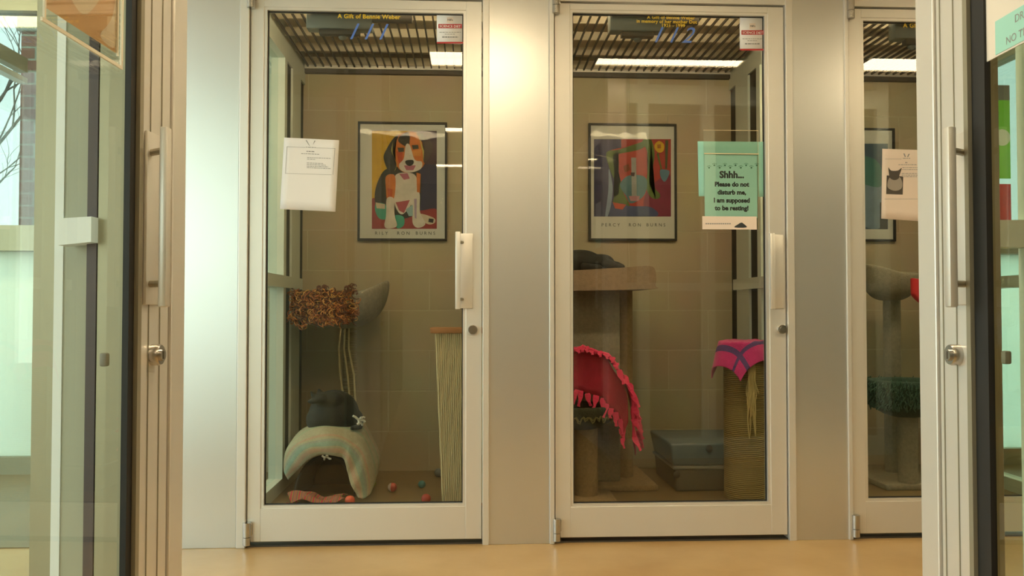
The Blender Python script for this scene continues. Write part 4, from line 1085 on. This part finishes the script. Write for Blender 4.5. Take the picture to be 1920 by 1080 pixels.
# litter box
lx0, lx1, ly0, ly1 = X(1262, 4.18), X(1262, 4.18)+.40, 4.175, 4.64
t5 = thing('litter_box', ((lx0+lx1)/2, 4.45, FL0), label='covered grey litter box behind the sisal post', cat='litter box')
lz = Z(880, 4.2)
def tapered(mb, x0, x1, y0, y1, z0, z1, tp, bev=.012):
    q = [(x0, y0), (x1, y0), (x1, y1), (x0, y1)]
    cx_, cy_ = (x0+x1)/2, (y0+y1)/2
    m0 = MB()
    vs = [mb.bm.verts.new((a, b_, z0)) for a, b_ in q]+[mb.bm.verts.new((a+math.copysign(tp, a-cx_), b_+math.copysign(tp, b_-cy_), z1)) for a, b_ in q]
    fs = [mb.bm.faces.new([vs[i] for i in f]) for f in ((3, 2, 1, 0), (4, 5, 6, 7), (0, 1, 5, 4), (1, 2, 6, 5), (2, 3, 7, 6), (3, 0, 4, 7))]
    es = list({e for f in fs for e in f.edges}); bmesh.ops.bevel(mb.bm, geom=es, offset=bev, segments=3, affect='EDGES', profile=.5)
    return mb
obj('pan', tapered(MB(), lx0+.01, lx1-.01, ly0+.01, ly1-.01, FL0, lz, .008), mat('dark_grey_plastic', (.09, .085, .065), .45), t5)
obj('pan_rim', MB().box(lx0-.006, lx1+.006, ly0-.006, ly1+.006, lz-.004, lz+.010, .004), mat('mid_grey_plastic', (.17, .17, .15), .4), t5)
hd = obj('hood', tapered(MB(), lx0, lx1, ly0+.02, ly1, lz+.010, lz+.125, -.020), mat('blue_grey_plastic', (.12, .155, .17), .4), t5)
obj('dark_disc', MB().lathe([(.013, 0), (.013, .006), (.009, .010)], (0, 0, 0), 16, 'Y'), darkm, hd) if False else None
for x_, z_ in ((lx0+.012, lz-.03), (X(1325, 4.2), lz+.100)):
    k = MB().lathe([(.017, 0), (.017, .008), (.010, .012)], (0, 0, 0), 18, 'Y')
    for v in k.bm.verts: v.co = Vector((x_+v.co.x, ly0+.004-v.co.y, z_+v.co.z))
    obj('dark_disc', k, darkm, t5)  # dark round disc against the box front

# ================================================================ KENNEL THREE
xk = X(1690, 4.3)
t6 = thing('cat_tree', (xk, 4.35, FL0), label='cat tree with grey cup and dark green bed behind the rightmost door', cat='cat tree')
obj('base_board', MB().box(xk-.17, xk+.35, 4.15, 4.70, FL0, FL0+.03, .008), carpet_g, t6)
obj('post', MB().lathe([(.045, FL0+.03), (.045, Z(555, 4.4))], (xk+.05, 4.5, 0), 20), carpet_g, t6)
cA = Vector((X(1680, 4.35), 4.42, Z(560, 4.35)))
def cupA(u, v):
    a = 2*PI*u; r = .02+.12*math.sin(v*PI/2)**.7
    return cA+Vector((r*math.cos(a), r*.9*math.sin(a), .11*v*v+.03*v+(.05*v*v*max(0, -math.cos(a)))))
obj('cup_bed', MB().grid(32, 10, cupA), carpet_g, t6, mods=[SOLID(.022), SUB(1)], smooth='all')
cB = Vector((X(1712, 4.15), 4.22, Z(785, 4.15)))
def cupB(u, v):
    a = 2*PI*u; r = .03+.16*math.sin(v*PI/2)**.7
    nz = .012*noise.noise(Vector((math.cos(a)*6, math.sin(a)*6, v*6)))
    return cB+Vector(((r+nz)*math.cos(a), (r+nz)*.8*math.sin(a), .15*v*v+.03*v))
pl = MB().grid(40, 14, cupB)
plush = mat('dark_green_shag', (.035, .07, .05), .95, 0, 80, .6, 1, 120)
bd = obj('shag_bed', pl, plush, t6, mods=[SOLID(.03), SUB(1)], smooth='all')
b = MB(); rnd = random.Random(2)
for k in range(900):
    u, v = rnd.random(), rnd.uniform(.45, 1.0); p = cupB(u, v); n_ = (p-cB); n_.z *= .4; n_.normalize()
    q = p+n_*.017; b.tube([q, q+n_*.008+Vector((rnd.uniform(-.006, .006), rnd.uniform(-.004, .004), -.012)), q+Vector((rnd.uniform(-.01, .01), 0, -.024))+n_*.006], .0028, 4)
o = obj('shag_pile', b, [mat('green_pile', (.05, .11, .075), .9)], bd); o['kind'] = 'stuff'
obj('bed_post', MB().lathe([(.05, FL0+.03), (.05, cB.z+.02)], (cB.x, 4.22, 0), 20), carpet_g, t6)
rh = MB().grid(10, 10, lambda u, v: Vector((X(1704, 4.2)+.14*u, 4.17+.02*math.sin(u*3), Z(520, 4.2)-.02*u-.04*v*(1-.3*u)-.10*v*v*math.sin(min(1, u+.3)*PI/2))))
obj('red_hammock', rh, mat('red_cloth', (.55, .02, .03), .9), t6, mods=[SOLID(.03), SUB(1)], smooth='all', label='red cloth hammock')
